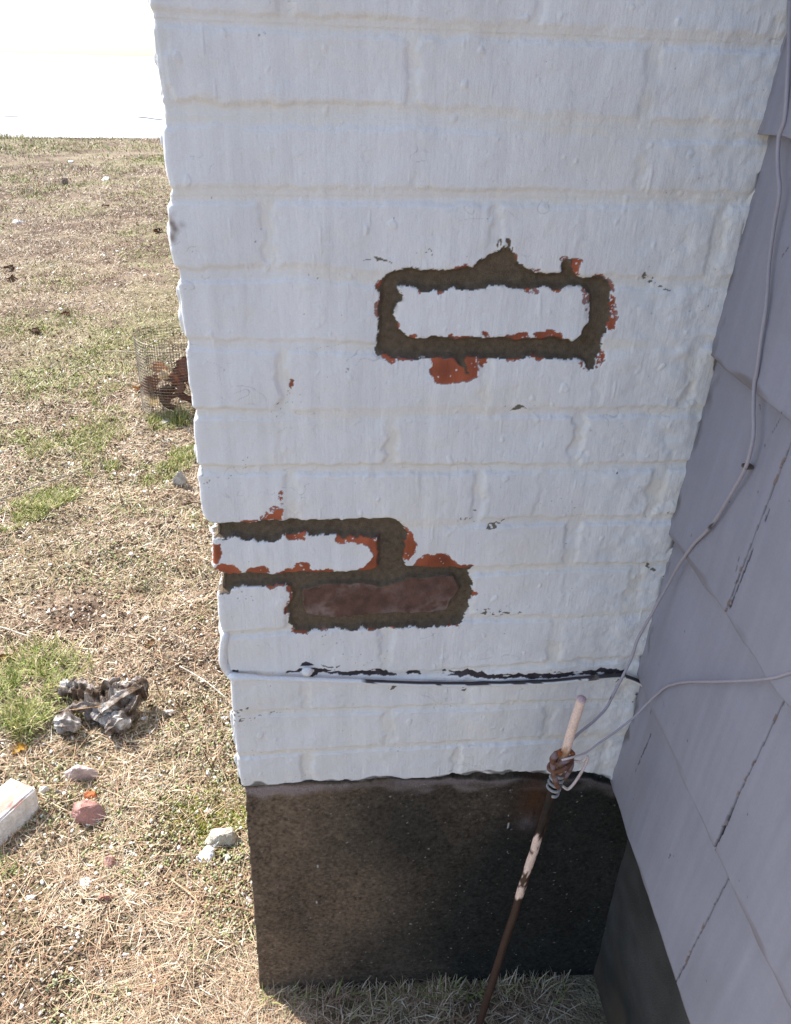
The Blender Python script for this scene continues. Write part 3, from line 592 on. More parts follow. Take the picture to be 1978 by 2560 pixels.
rt = on_y(1455, 1745, -.075); rb = on_y(1290, 2269, -.080); dirn = (rb-rt)/np.linalg.norm(rb-rt)
Lr = (rt[2]+.15)/(-dirn[2]); nR = 150
rp = np.array([rt+dirn*Lr*i/nR for i in range(nR+1)]); 
PEACH = np.array([.86, .63, .52]); RUST = np.array([.16, .065, .028]); DRUST = np.array([.050, .026, .018])
def arod(y): return on_y(989+(1455-989)-(y-1745)*.312, y, -.078)[2]
def crod(V):
    n = tnoise(V[:, 0]*2+V[:, 1]*3, V[:, 2], .02, 15)+.5*tnoise(V[:, 0]*3, V[:, 2]*2, .006, 16); z = V[:, 2]+n*.003
    C = np.tile(PEACH, (len(V), 1)); 
    z1, z2, z3 = arod(1885), arod(1960), arod(2088)
    m = (z < z1+.010) & (z >= z1); C[m] = np.array([.62, .36, .20])
    m = (z < z1) & (z >= z2); C[m] = np.array([.55, .33, .2])
    m = (z < z2) & (z >= z3); C[m] = DRUST*(1+.4*n[m, None])+0
    m = (np.abs(V[:, 2]-arod(2068)) < .003) & (n > 0); C[m] = (.55, .22, .05)
    side = np.sin(V[:, 2]*70)+n
    m = (z < z3) & (side > .5); C[m] = DRUST*1.6
    m = (z < arod(2235)); C[m] = DRUST*1.2
    m = (tnoise(V[:, 0]*6, V[:, 2]*6, .02, 17) > 2.4) & (z > z1); C[m] = RUST*2
    m = V[:, 2] > rt[2]-.004; C[m] = np.array([.55, .38, .40]); return np.clip(C, .01, .95)
rod = tube('ground_rod', rp, .0058, M_METAL, None, k=20, colfn=crod, wob=.0003)
tag(rod, 'leaning ground rod painted pink at the top and rusty below', 'ground rod')
# clamp: two wrapped straps, bolts and a coil of wire round the rod
def rod_at(y): 
    z = arod(y); return rt+dirn*((rt[2]-z)/(-dirn[2]))
clc = rod_at(1905)
clamp = empty('rod_clamp', tuple(clc), 'rusty wire clamp wrapped round the ground rod at the footing line', 'clamp')
e1 = np.cross(dirn, [0, 1, 0]); e1 /= np.linalg.norm(e1); e2 = np.cross(e1, dirn)
if e2[1] > 0: e2 = -e2                      # e2 points at the camera, e1 sideways
if e1[0] < 0: e1 = -e1
def ring(cy, r1, r2, tilt, n=40, ph=0, a0=0, a1=2*math.pi, off=0, drop=0):
    out = []; c = rod_at(cy)
    for a in np.linspace(a0, a1, n): out.append(c+e1*(r1*math.cos(a+ph)+off)+e2*r2*math.sin(a+ph)-dirn*(tilt*math.cos(a+ph))-dirn*(-drop*(a-a0)/(2*math.pi)))
    return np.array(out)
PUR = (.24, .17, .18)
def crust(V):
    n = tnoise(V[:, 0]*3+V[:, 1], V[:, 2]*3, .015, 18)[:, None]; t = sstep(-.3, .8, n); return np.array([.15, .062, .034])*(1-t)+np.array(PUR)*t
tube('strap', ring(1893, .0115, .0105, .009, off=-.003), .0030, M_METAL, clamp, k=8, colfn=crust, wob=.0009)
tube('strap', ring(1912, .0115, .0105, .010, off=-.003), .0034, M_METAL, clamp, k=8, colfn=crust, wob=.0009)
body = smoothpath([rod_at(1880)-e1*.012+e2*.003, rod_at(1900)-e1*.0150+e2*.005, rod_at(1925)-e1*.011+e2*.007, rod_at(1950)-e1*.003+e2*.009, rod_at(1958)+e1*.002+e2*.009], 8)
tube('clamp_body', body, [.0042]*len(body), M_METAL, clamp, k=8, colfn=crust, wob=.0012)
body = smoothpath([rod_at(1890)+e1*.009-e2*.001, rod_at(1915)+e1*.011+e2*.003, rod_at(1938)+e1*.006+e2*.008], 8)
tube('clamp_body', body, .0030, M_METAL, clamp, k=8, colfn=crust, wob=.0010)
for sx in (-1, 1):
    b_ = rod_at(1880)+e1*(.0085*sx)+e2*.005
    bm = bmesh.new(); bmesh.ops.create_cone(bm, segments=6, radius1=.0034, radius2=.0034, depth=.005, cap_ends=True)
    bmesh.ops.bevel(bm, geom=bm.edges[:], offset=.0005, segments=1, affect='EDGES')
    q = Vector(e2).to_track_quat('Z', 'Y').to_matrix().to_4x4(); bm.transform(Matrix.Translation(Vector(b_)) @ q)
    bm_obj('bolt', bm, M_METAL, clamp, (.30, .095, .03))
lp_ = smoothpath([rod_at(1893)+e1*.012+e2*.008, rod_at(1893)+e1*.021+e2*.009, rod_at(1880)+e1*.027+e2*.009, rod_at(1900)+e1*.027+e2*.010, rod_at(1925)+e1*.023+e2*.011, rod_at(1946)+e1*.018+e2*.012, rod_at(1956)+e1*.013+e2*.012, rod_at(1950)+e1*.006+e2*.012], 8)
tube('wire_hook', lp_, .0019, M_METAL, clamp, col=(.66, .53, .49), k=8)
cl_ = []
for a in np.linspace(0, 2*math.pi*4.3, 130): cl_.append(rod_at(1932+50*a/(2*math.pi*4.3))+e1*.0080*math.cos(a)+e2*.0080*math.sin(a)+dirn*.002*math.cos(a))
tube('wire_coil', cl_, .0021, M_METAL, clamp, k=8, wob=.0002, colfn=lambda V: np.array([.34, .33, .32])*(1+.12*tnoise(V[:, 0], V[:, 2], .01, 19)[:, None]))

# ================================================================== GROUND
def gh(x, y):
    """height of the lawn"""
    r = np.hypot(x, y+CAM_D)
    a = 1/(1+(r/14)**2)
    return a*(tnoise(x, y, 1.6, 21)*.010+tnoise(x, y, .35, 22)*.006+tnoise(x, y, .09, 23)*.0045+tnoise(x, y, .035, 24)*.0028)-.008
def gcol(x, y):
    n1 = tnoise(x, y, 1.4, 25); n2 = tnoise(x, y, .3, 26); n3 = tnoise(x, y, .08, 27)
    soil = np.array([.175, .120, .088]); straw = np.array([.36, .285, .20]); grn = np.array([.17, .19, .06])
    f = 1/(1+(np.hypot(x, y+CAM_D)/5)**2)
    a = np.clip(.30+.20*n1+.22*n2+.20*n3+(.45*(1-f)), 0, 1)[..., None]
    c = soil*(1-a)+straw*a
    g = (sstep(.6, 1.6, n1*.7+n2*.8)*.35)[..., None]
    return c*(1-g)+grn*g
# road edge line through two picture points
ga, gb = on_g(0, 346), on_g(400, 343)
rdv = (gb-ga)[:2]; rdv /= np.linalg.norm(rdv)
rdn = np.array([-rdv[1], rdv[0]])
if rdn[1] < 0: rdn = -rdn
rdv = np.array([.985, .17]); rdn = np.array([-.17, .985]); rp0 = (ga+gb)[:2]/2
az = np.concatenate([np.arange(-180, -62, 4), np.arange(-62, -4, .14), np.arange(-4, 181, 4)])*math.pi/180
rad = np.concatenate([[.02], .45*1.0065**np.arange(0, 590), np.geomspace(22, 1500, 40)])
A, Rd = np.meshgrid(az, rad); X = np.sin(A)*Rd; Y = np.cos(A)*Rd-CAM_D
Zg = gh(X, Y); Zg = np.where(((X-rp0[0])*rdn[0]+(Y-rp0[1])*rdn[1]) > .12, -.06, Zg)
link('ground', npmesh('ground', np.stack([X, Y, Zg], -1).reshape(-1, 3), gridfaces(*X.shape)[:, :, ::-1].reshape(-1, 4), gcol(X, Y).reshape(-1, 3)), M_SOIL)['kind'] = 'structure'
bm = bmesh.new(); L = 900
nseg = 60
p0 = rp0+rdn*.05
q = [bm.verts.new((*(p0-rdv*L), -.002)), bm.verts.new((*(p0+rdv*L), -.002)), bm.verts.new((*(p0+rdv*L+rdn*L), -.002)), bm.verts.new((*(p0-rdv*L+rdn*L), -.002))]
bm.faces.new(q); ex_ = bmesh.ops.extrude_face_region(bm, geom=bm.faces[:])
for e in ex_['geom']:
    if isinstance(e, bmesh.types.BMVert): e.co.z -= .15
bmesh.ops.recalc_face_normals(bm, faces=bm.faces[:])
road = bm_obj('road', bm, M_ROAD); road['kind'] = 'structure'
for (ua, va, ub, vb, wd) in [(340, 291, 412, 300, .10), (290, 297, 400, 301, .05), (8, 290, 48, 291, .12)]:  # flat dark strips painted as a distant parked car's shadow and tyres
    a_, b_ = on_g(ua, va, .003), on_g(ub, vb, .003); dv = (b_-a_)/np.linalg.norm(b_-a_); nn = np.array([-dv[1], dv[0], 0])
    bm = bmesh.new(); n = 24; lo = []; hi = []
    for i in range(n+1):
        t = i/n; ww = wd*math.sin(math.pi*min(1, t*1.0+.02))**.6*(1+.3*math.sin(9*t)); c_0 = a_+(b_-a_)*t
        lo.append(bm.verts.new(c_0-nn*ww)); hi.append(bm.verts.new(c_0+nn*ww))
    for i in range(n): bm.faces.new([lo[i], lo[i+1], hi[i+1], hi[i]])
    o = bm_obj('car_shade_strip', bm, M_CAR_SHADE); o['kind'] = 'structure'

# ------------------------------------------------------------------ blades
def inview(x, y): return ~((x > -.10) & (y > -.01) & (x < .5)) & (x < .40)
def blades(x, y, z, L, W, yaw, lean, curl, C, seg=3):
    """one tapered curved ribbon per point; lean = angle from upright"""
    n = len(x); t = np.linspace(0, 1, seg+1)
    dx = np.sin(yaw); dy = np.cos(yaw); px = -dy; py = dx
    V = np.zeros((n, (seg+1)*2, 3), np.float32)
    cx = np.zeros(n); cy = np.zeros(n); cz_ = np.zeros(n); an = lean.copy()
    for i in range(seg+1):
        wv = W*(1-t[i]**1.6)*.5+W*.04
        V[:, 2*i, 0] = x+cx-px*wv; V[:, 2*i, 1] = y+cy-py*wv; V[:, 2*i, 2] = z+cz_
        V[:, 2*i+1, 0] = x+cx+px*wv; V[:, 2*i+1, 1] = y+cy+py*wv; V[:, 2*i+1, 2] = z+cz_+wv*.3
        s = L/seg; cx = cx+np.sin(an)*dx*s; cy = cy+np.sin(an)*dy*s; cz_ = cz_+np.cos(an)*s; an = an+curl/seg
    V[:, :, 2] = np.maximum(V[:, :, 2], (z+.0006)[:, None])
    base = np.arange(n)[:, None, None]*(2*(seg+1)); f = np.array([[2*i, 2*i+1, 2*i+3, 2*i+2] for i in range(seg)])[None]
    Fc = (base+f).reshape(-1, 4); Cv = np.repeat(C, 2*(seg+1), axis=0)
    return V.reshape(-1, 3), Fc, Cv
def scatter(n, r0, r1, a0=-58, a1=-3, p=1.0, seed=1):
    g = np.random.default_rng(seed)
    u = g.random(n); r = (r0**(1-p)+(r1**(1-p)-r0**(1-p))*u)**(1/(1-p)) if p != 1 else r0*(r1/r0)**u
    a = np.radians(g.uniform(a0, a1, n)); x = np.sin(a)*r; y = np.cos(a)*r-CAM_D
    k = inview(x, y) & (((np.stack([x, y], -1)-rp0)@rdn) < .08); return x[k], y[k], r[k], g
def pal(g, n, cols, wts):
    i = g.choice(len(cols), n, p=np.array(wts)/sum(wts)); return np.array(cols)[i]*g.uniform(.75, 1.2, (n, 1))
STRAW = [(.52, .41, .28), (.62, .52, .38), (.41, .29, .19), (.31, .20, .13), (.74, .68, .55), (.37, .34, .18)]
def addstuff(name, parts, m, label, cat):
    V = np.concatenate([p[0] for p in parts]); C = np.concatenate([p[2] for p in parts]); o = 0; Fs = []
    for p in parts: Fs.append(p[1]+o); o += len(p[0])
    ob = link(name, npmesh(name, V, np.concatenate(Fs), np.clip(C, .01, .95)), m, None, False); tag(ob, label, cat, kind='stuff'); return ob
parts = []; gg0 = np.random.default_rng(5)
# dead thatch lying flat, near
x, y, r, g = scatter(100000, .5, 4.2, seed=31); k = tnoise(x, y, .22, 61)+.8*tnoise(x, y, .06, 62) > np.where(r < 2.4, .62, -.05); x, y, r = x[k], y[k], r[k]; n = len(x)
parts.append(blades(x, y, gh(x, y)+g.uniform(0, .003, n), (.010+.045*g.random(n)**2)*(.7+.25*r), g.uniform(.0007, .0019, n)*(.6+.45*r), g.uniform(0, 6.28, n), g.uniform(1.15, 1.6, n), g.uniform(-.3, .5, n), pal(g, n, STRAW, [5, 4, 4, 3, 2, 1])))
# short turf
x, y, r, g = scatter(110000, 1.2, 19, seed=32); n = len(x)
k = tnoise(x, y, .5, 28)+.6*tnoise(x, y, .12, 29) > -.35*r/3-.1; x, y, r = x[k], y[k], r[k]; n = len(x)
parts.append(blades(x, y, gh(x, y), g.uniform(.010, .030, n)*(.7+.12*r), g.uniform(.0012, .0026, n)*(.6+.38*r), g.uniform(0, 6.28, n), g.uniform(.3, 1.5, n), g.uniform(0, 1.0, n), np.where((tnoise(x, y, .7, 64)+.7*tnoise(x, y, .2, 65) > .55)[:, None], pal(g, n, [(.30, .34, .12), (.42, .42, .18), (.24, .26, .10)], [3, 3, 2]), pal(g, n, STRAW, [5, 4, 3, 1.5, 1.5, 1.5]))))
x = gg0.uniform(-.45, .40, 9000); y = gg0.uniform(-.5, -.01, 9000); n = 9000; r = np.ones(n)
parts.append(blades(x, y, gh(x, y)+gg0.uniform(0, .003, n), gg0.uniform(.012, .05, n), gg0.uniform(.0007, .0019, n), gg0.uniform(0, 6.28, n), gg0.uniform(1.15, 1.6, n), gg0.uniform(-.3, .5, n), pal(gg0, n, STRAW, [5, 4, 4, 3, 2, 1])))
x, y, r, g = scatter(110000, 2.8, 13, seed=39); n = len(x)
parts.append(blades(x, y, gh(x, y), g.uniform(.008, .026, n)*(.7+.12*r), g.uniform(.0012, .0026, n)*(.6+.38*r), g.uniform(0, 6.28, n), g.uniform(.5, 1.55, n), g.uniform(0, 1.0, n), np.where((tnoise(x, y, .5, 66) > .6)[:, None], pal(g, n, [(.32, .34, .14), (.44, .43, .2)], [3, 3]), pal(g, n, STRAW, [5, 4, 3, 3, 2, 1]))))
addstuff('dry_grass', parts, M_GRASS, 'dead straw coloured grass covering the lawn', 'grass')
# green patches
GP = [(60, 1870-160, .22, .085), (20, 1800, .16, .09), (110, 1790, .12, .07), (60, 1760, .15, .08), (100, 1700, .12, .07), (20, 1700, .14, .07), (150, 1085, .28, .045), (230, 1095, .20, .045), (130, 1110, .20, .045), (250, 1060, .22, .045), (280, 990, .2, .045), (420, 1150, .2, .04), (470, 1140, .15, .045), (390, 1180, .12, .04), (250, 1165, .1, .04),
      (90, 1260, .16, .05), (40, 1290, .14, .05), (130, 1240, .15, .04), (455, 1045, .10, .09), (410, 1050, .14, .06), (30, 440, 1.2, .06), (120, 480, .8, .05), (90, 800, .5, .05), (300, 900, .4, .04), (60, 950, .4, .05), (180, 960, .3, .04), (20, 1130, .3, .05), (260, 860, .4, .04), (440, 380, 1.6, .06), (80, 365, 1.6, .09), (20, 370, 2.0, .1), (320, 360, 1.5, .05), (150, 700, .5, .04), (350, 480, .8, .04), (390, 395, .8, .05)]
parts = []; gg = np.random.default_rng(77)
GREEN = [(.25, .31, .07), (.34, .37, .12), (.16, .23, .05), (.50, .46, .20), (.58, .50, .30)]
for (u, v, rr_, hl) in GP:
    c = on_g(u, v); dist = np.hypot(c[0], c[1]+CAM_D); n = int(1100 if dist < 3 else 700); rr_ *= .62
    a = gg.uniform(0, 6.28, n); q = gg.random(n)**.6*rr_; x = c[0]+np.cos(a)*q*(1+.3*np.sin(3*a)); y = c[1]+np.sin(a)*q*1.2
    k = inview(x, y) & (tnoise(x, y, rr_*.6, 30) > -.5); x, y = x[k], y[k]; n = len(x)
    if not n: continue
    parts.append(blades(x, y, gh(x, y), gg.uniform(.4, 1.0, n)*hl*.8, gg.uniform(.0014, .0026, n)*(.7+.35*dist), gg.uniform(0, 6.28, n), gg.uniform(.05, 1.1, n), gg.uniform(.2, 1.5, n), pal(gg, n, GREEN, [3, 4, 3, 4, 4]), 4))
n = 5000; t_ = gg.uniform(-9, 9, n); u_ = gg.normal(-.12, .12, n); x = rp0[0]+rdv[0]*t_+rdn[0]*u_; y = rp0[1]+rdv[1]*t_+rdn[1]*u_
parts.append(blades(x, y, gh(x, y)-.005, gg.uniform(.03, .09, n)*(1+.6*tnoise(t_, u_*0, .9, 63)), np.full(n, .010), gg.uniform(0, 6.28, n), gg.uniform(.05, .9, n), gg.uniform(.2, 1.2, n), pal(gg, n, GREEN[:4]+STRAW[:2], [2, 3, 1, 4, 4, 4])))
for (xa, xb, cnt) in [(-.125, .40, 900)]:
    x = gg.uniform(xa, xb, cnt); y = -np.abs(gg.normal(0, .014, cnt))-.004; n = cnt
    parts.append(blades(x, y, gh(x, y), gg.uniform(.01, .05, n), gg.uniform(.0009, .0022, n), gg.uniform(0, 6.28, n), gg.uniform(.1, 1.2, n), gg.uniform(.2, 1.4, n), pal(gg, n, GREEN[:3]+STRAW[:3], [1, 1, 1, 4, 4, 4])))
addstuff('green_grass', parts, M_GRASS, 'tufts of fresh green grass scattered in the dead lawn', 'grass')
# pine needles
x, y, r, g = scatter(10000, .5, 4, seed=33); n = len(x)
addstuff('pine_needles', [blades(x, y, gh(x, y)+g.uniform(.001, .007, n), g.uniform(.04, .10, n), np.full(n, .0011)*(.7+.3*r), g.uniform(0, 6.28, n), g.uniform(1.40, 1.62, n), g.uniform(-.25, .25, n), pal(g, n, [(.36, .21, .13), (.50, .34, .21), (.62, .50, .34), (.27, .16, .10)], [3, 3, 2, 2]), 4)], M_GRASS, 'fallen brown pine needles lying over the ground near the chimney', 'pine needles')
# small flat weeds: round leaves
def flakes(x, y, z, sz, C, tilt=.5, g=None, k=5):
    n = len(x); g = g or np.random.default_rng(3); an = np.linspace(0, 2*math.pi, k, endpoint=False)[None]+g.uniform(0, 6.28, (n, 1))
    rad_ = sz[:, None]*g.uniform(.45, 1.1, (n, k)); lx = np.cos(an)*rad_; ly = np.sin(an)*rad_
    tx = g.normal(0, tilt, (n, 1)); ty = g.normal(0, tilt, (n, 1)); lz_ = lx*tx+ly*ty
    top = np.stack([x[:, None]+lx, y[:, None]+ly, z[:, None]+lz_-lz_.min(1, keepdims=True)+sz[:, None]*.25], -1)
    th = np.clip(sz*.28, .0006, .004)[:, None]
    botm = top.copy(); botm[..., 2] -= th
    V = np.concatenate([top, botm], 1).reshape(-1, 3); b = np.arange(n)[:, None, None]*(2*k)
    tri = [[0, i, i+1] for i in range(1, k-1)]+[[k, k+i+1, k+i] for i in range(1, k-1)]
    for i in range(k): j = (i+1) % k; tri += [[i, k+i, k+j], [i, k+j, j]]
    return V, (b+np.array(tri)[None]).reshape(-1, 3), np.repeat(C, 2*k, axis=0)
x, y, r, g = scatter(62000, .5, 4.2, seed=34); k = tnoise(x, y, .30, 35)+.7*tnoise(x, y, .07, 36) > .4; x, y, r = x[k], y[k], r[k]; n = len(x)
addstuff('weeds', [flakes(x, y, gh(x, y)+g.uniform(0, .006, n), g.uniform(.0015, .0042, n)*(.7+.25*r), pal(g, n, [(.27, .31, .13), (.37, .40, .22), (.52, .53, .40), (.33, .35, .14), (.46, .38, .26)], [3, 3, 1.5, 2, 3]), .45, g)], M_LEAF, 'low small leaved weeds and moss creeping between the straw', 'weeds')
x, y, r, g = scatter(140000, .5, 9, seed=37); k = g.random(len(x)) < np.clip(1.6-r/3.2, .0, 1); x, y, r = x[k], y[k], r[k]; n = len(x)
addstuff('soil_litter', [flakes(x, y, gh(x, y)-.001, g.uniform(.0012, .0042, n)*(.6+.4*r), pal(g, n, [(.22, .15, .10), (.36, .26, .18), (.50, .41, .31), (.12, .08, .05), (.72, .66, .58)], [3, 4, 3, 2.5, 1.3]), .6, g)], M_STONE, 'crumbs of soil, grit and leaf litter on the ground', 'litter')
# moss by the footing
c = [on_g(560, 2010), on_g(590, 1970), on_g(575, 2060), on_g(480, 2020)]; parts = []
for q in c:
    n = 900; a = gg.uniform(0, 6.28, n); rr_ = gg.random(n)**.6*.07; x = q[0]+np.cos(a)*rr_; y = q[1]+np.sin(a)*rr_
    parts.append(blades(x, y, gh(x, y), gg.uniform(.004, .014, n), gg.uniform(.0008, .0018, n), gg.uniform(0, 6.28, n), gg.uniform(.2, 1.3, n), gg.uniform(0, 1, n), pal(gg, n, [(.36, .38, .06), (.28, .30, .05), (.46, .44, .12)], [3, 3, 2])))
addstuff('moss', parts, M_GRASS, 'yellow green moss beside the left edge of the concrete footing', 'moss')
# tiny paint flakes beyond counting
x, y, r, g = scatter(2000, .85, 7, seed=38); k = g.random(len(x)) < np.where(r < 2.4, 1, .45); x, y, r = x[k], y[k], r[k]; n = len(x)
addstuff('paint_crumbs', [flakes(x, y, gh(x, y)+.003, g.uniform(.0018, .0055, n)*(.6+.35*r), np.tile([.82, .80, .76], (n, 1)), .3, g)], M_STONE, 'tiny white crumbs of scraped paint strewn over the lawn', 'paint crumbs')

# ================================================================== THINGS ON THE LAWN
def hull(pts, sub_=2, noise_=.002, seed=1):
    bm = bmesh.new()
    for p in pts: bm.verts.new(p)
    res = bmesh.ops.convex_hull(bm, input=bm.verts[:]); 
    bmesh.ops.delete(bm, geom=[v for v in bm.verts if not v.link_faces], context='VERTS')
    bmesh.ops.bevel(bm, geom=bm.edges[:], offset=noise_*1.2, segments=1, affect='EDGES')
    bmesh.ops.triangulate(bm, faces=bm.faces[:])
    for _ in range(sub_): bmesh.ops.subdivide_edges(bm, edges=[e for e in bm.edges if e.calc_length() > noise_*2.2], cuts=1, use_grid_fill=False); bmesh.ops.triangulate(bm, faces=bm.faces[:])
    co = np.array([v.co for v in bm.verts]); s = max(noise_*6, .004)
    dsp = np.stack([tnoise(co[:, 0]+co[:, 2]*.7+seed, co[:, 1]-co[:, 2]*.5, s, 40+k)*.55+tnoise(co[:, 0]+seed, co[:, 1]+co[:, 2]*.8, s*.35, 54+k)*.3 for k in range(3)], -1)*noise_
    for v, q in zip(bm.verts, dsp): v.co += Vector(q)
    bm.normal_update(); return bm
def vc(o, fn):
    me = o.data; n = len(me.vertices); co = np.zeros(n*3); me.vertices.foreach_get('co', co); co = co.reshape(-1, 3); no = np.zeros(n*3); me.vertices.foreach_get('normal', no); no = no.reshape(-1, 3)
    C = np.clip(fn(co, no), .01, .95); a = me.color_attributes.new('Col', 'FLOAT_COLOR', 'POINT'); cc = np.ones((n, 4), np.float32); cc[:, :3] = C; a.data.foreach_set('color', cc.ravel())
def rock(name, box, hgt, col, label, cat, seed, group=None, npt=13, flat=.8, noise_=.002, yaw=None, col2=None):
    """box = picture extents (x0,y0,x1,y1) of the stone; it is built at the lawn point under its lower edge"""
    x0, y0, x1, y1 = box; g = np.random.default_rng(seed)
    c = on_g((x0+x1)/2, y1*.62+y0*.38); depth = (c-CAM)@F_; hgt = hgt*1.25
    w_ = (x1-x0)*depth/FPX/2*1.15; sinel = -(c-CAM)[2]/np.linalg.norm(c-CAM)
    tot = (y1-y0)*depth/FPX; dpt = max((tot-hgt*math.sqrt(1-sinel**2))/sinel/2, w_*.45)
    pts = []
    for i in range(npt):
        a = 6.283*i/npt+g.uniform(-.2, .2); e = g.choice([0, .35, .95], p=[.4, .2, .4]); rr_ = g.uniform(.85, 1.05)*(1 if e < .5 else flat*g.uniform(.6, 1))
        pts.append((math.cos(a)*w_*rr_, math.sin(a)*dpt*rr_, e*hgt*g.uniform(.75, 1.1)))
    for i in range(5): a = g.uniform(0, 6.28); pts.append((math.cos(a)*w_*.75, math.sin(a)*dpt*.75, -.004))
    bm = hull(pts, 2, noise_, seed); bm.transform(Matrix.Translation(Vector((c[0], c[1], float(gh(c[0], c[1]))-.001))))
    o = bm_obj(name, bm, M_STONE)
    base = np.array(col); alt = np.array(col2) if col2 is not None else base*.8
    vc(o, lambda P, Nn: (lambda t: base*(1-t)+alt*t)(sstep(.1, .7, tnoise(P[:, 0]*1.0+seed, P[:, 1]+P[:, 2], max(.012, w_*.6), 44))[:, None]))
    tag(o, label, cat, group); return o
# half brick, pink broken top and one white painted side
g0_ = on_g(22, 2046); 
def fragment():
    L_, W_, H_ = .128, .076, .062
    bm = bmesh.new(); bmesh.ops.create_cube(bm, size=1)
    for v in bm.verts: v.co = Vector((v.co.x*W_, v.co.y*L_, v.co.z*H_+H_/2))
    bmesh.ops.bevel(bm, geom=bm.edges[:], offset=.004, segments=2, affect='EDGES'); bmesh.ops.triangulate(bm, faces=bm.faces[:])
    for _ in range(4): bmesh.ops.subdivide_edges(bm, edges=[e for e in bm.edges if e.calc_length() > .005], cuts=1); bmesh.ops.triangulate(bm, faces=bm.faces[:])
    for v in bm.verts:
        n = float(tnoise(v.co.x+v.co.z, v.co.y-v.co.z, .02, 45)); m = float(tnoise(v.co.x, v.co.y+v.co.z, .05, 46))
        v.co += v.co.normalized()*n*.0007
        if v.co.y > L_*.3: v.co.y -= (.010+.006*m)*(v.co.y-L_*.3)/(L_*.2); 
        v.co.z += v.co.x*.0
    for v in bm.verts: pass
    base = bm.copy()
    o = bm_obj('brick_fragment', bm, M_STONE)
    def col(P, Nn):
        top = Nn[:, 2] > .6; n = tnoise(P[:, 0], P[:, 1], .03, 47)+.5*tnoise(P[:, 0], P[:, 1], .008, 48)
        C = np.tile([.80, .78, .76], (len(P), 1)); m = top & (P[:, 0] > .002+.006*n) & (P[:, 0] < .027); C[m] = (.66, .36, .29)
        m = top & (n > .9); C[m] = (.60, .34, .28); m = n > 2.2; C[m] = (.3, .2, .18); return C
    vc(o, col); o.location = (g0_[0], g0_[1], float(gh(g0_[0], g0_[1]))-.003); o.rotation_euler = (R(3), R(-6), R(-33))
    tag(o, 'half brick with pink top and white painted side at the left edge', 'brick piece')
fragment()
rock('stone', (158, 1888, 241, 1956), .036, (.60, .50, .46), 'pale pinkish grey stone below the weathered root', 'stone', 3, noise_=.0016, col2=(.52, .42, .40))
rock('brick_fragment', (174, 1990, 263, 2062), .034, (.50, .27, .23), 'dusky pink broken piece of brick, wedge shaped', 'brick piece', 9, noise_=.0016, col2=(.42, .25, .23))
rock('brick_fragment', (206, 1958, 241, 1990), .010, (.62, .20, .08), 'bright orange crumbled chip of brick between two stones', 'brick piece', 12, noise_=.0012)
rock('stone', (508, 2043, 604, 2113), .030, (.58, .53, .44), 'tan lumpy stone beside the concrete footing', 'stone', 15, noise_=.0024, col2=(.46, .41, .33))
rock('paint_chunk', (491, 2093, 545, 2150), .016, (.84, .83, .82), 'white lump of old paint in front of the tan stone', 'paint chunk', 18, noise_=.002)
rock('brick_fragment', (259, 2124, 292, 2175), .018, (.62, .36, .29), 'small rounded pink pebble of brick among white flakes', 'brick piece', 21, noise_=.001)
rock('stone', (433, 1186, 466, 1214), .045, (.46, .43, .38), 'small grey stone in the grass by the chimney corner', 'stone', 24, noise_=.002)
rock('stone', (98, 1963, 126, 1992), .014, (.80, .78, .76), 'small white pebble right of the half brick', 'stone', 30, noise_=.001)
rock('stone', (138, 1968, 160, 1990), .012, (.32, .28, .27), 'small dark grey pebble right of the half brick', 'stone', 31, noise_=.001)
rock('brick_fragment', (252, 2236, 282, 2262), .012, (.48, .24, .18), 'small red brown brick crumb low in the photo', 'brick piece', 33, noise_=.0012)
rock('stone', (152, 456, 172, 468), .06, (.26, .20, .16), 'dark clod far off on the lawn', 'clod', 34, noise_=.006)
CH = [(308,2149,335,2178,'white angular paint flake right of the pink pebble'), (198,2186,236,2226,'white curled chunk of paint left of the brick dust'), (557,2112,579,2148,'narrow white paint sliver under the tan stone'), (318,2222,342,2243,'greyish white paint chip near the bottom of the lawn'),
      (358,2168,373,2196,'thin upright white paint splinter'), (220,2152,236,2172,'small round white chip by the pink pebble'), (278,2140,300,2166,'white wedge of paint touching the pink pebble'), (400,1948,420,1968,'white paint chip in open soil'), (316,1962,336,1976,'thin white paint curl below the root'),
      (320,2130,345,2144,'flat white paint strip above the angular flake'), (372,2128,390,2146,'small white paint chip midway to the tan stone'), (507,1995,536,2024,'cream paint lump on the mossy ground'), (548,1940,566,1970,'white paint sliver close to the footing corner'), (60,2232,98,2250,'white paint flake at the bottom left'),
      (405,1757,434,1770,'oval white paint chip on the gritty soil'), (350,1780,370,1795,'white paint chip just right of the root'), (545,1768,575,1785,'cream dry leaf scrap near the chimney'), (608,2220,630,2255,'white paint flake touching the footing low down'), (78,1770,102,1792,'pale paint chip inside the green tuft'),
      (395,1035,430,1060,'bright white leaf scrap under the wire cage'), (403,1082,440,1100,'long white paint flake below the cage'), (318,1172,344,1182,'narrow white paint flake left of the small grey stone'), (255,1690,275,1705,'white chip above the root'), (30,548,62,558,'far white scrap on the lawn'),
      (255,440,275,452,'white scrap on the far lawn beside a clod'), (170,398,185,406,'tiny far white scrap')]
for i, (a, b, c, d_, lab) in enumerate(CH):
    rock('paint_flake', (a, b, c, d_), .006 if b > 1000 else .02, (.84, .83, .80), lab, 'paint flake', 60+i, 'white flakes of paint on the lawn', npt=9, noise_=.0012 if b > 1000 else .004)

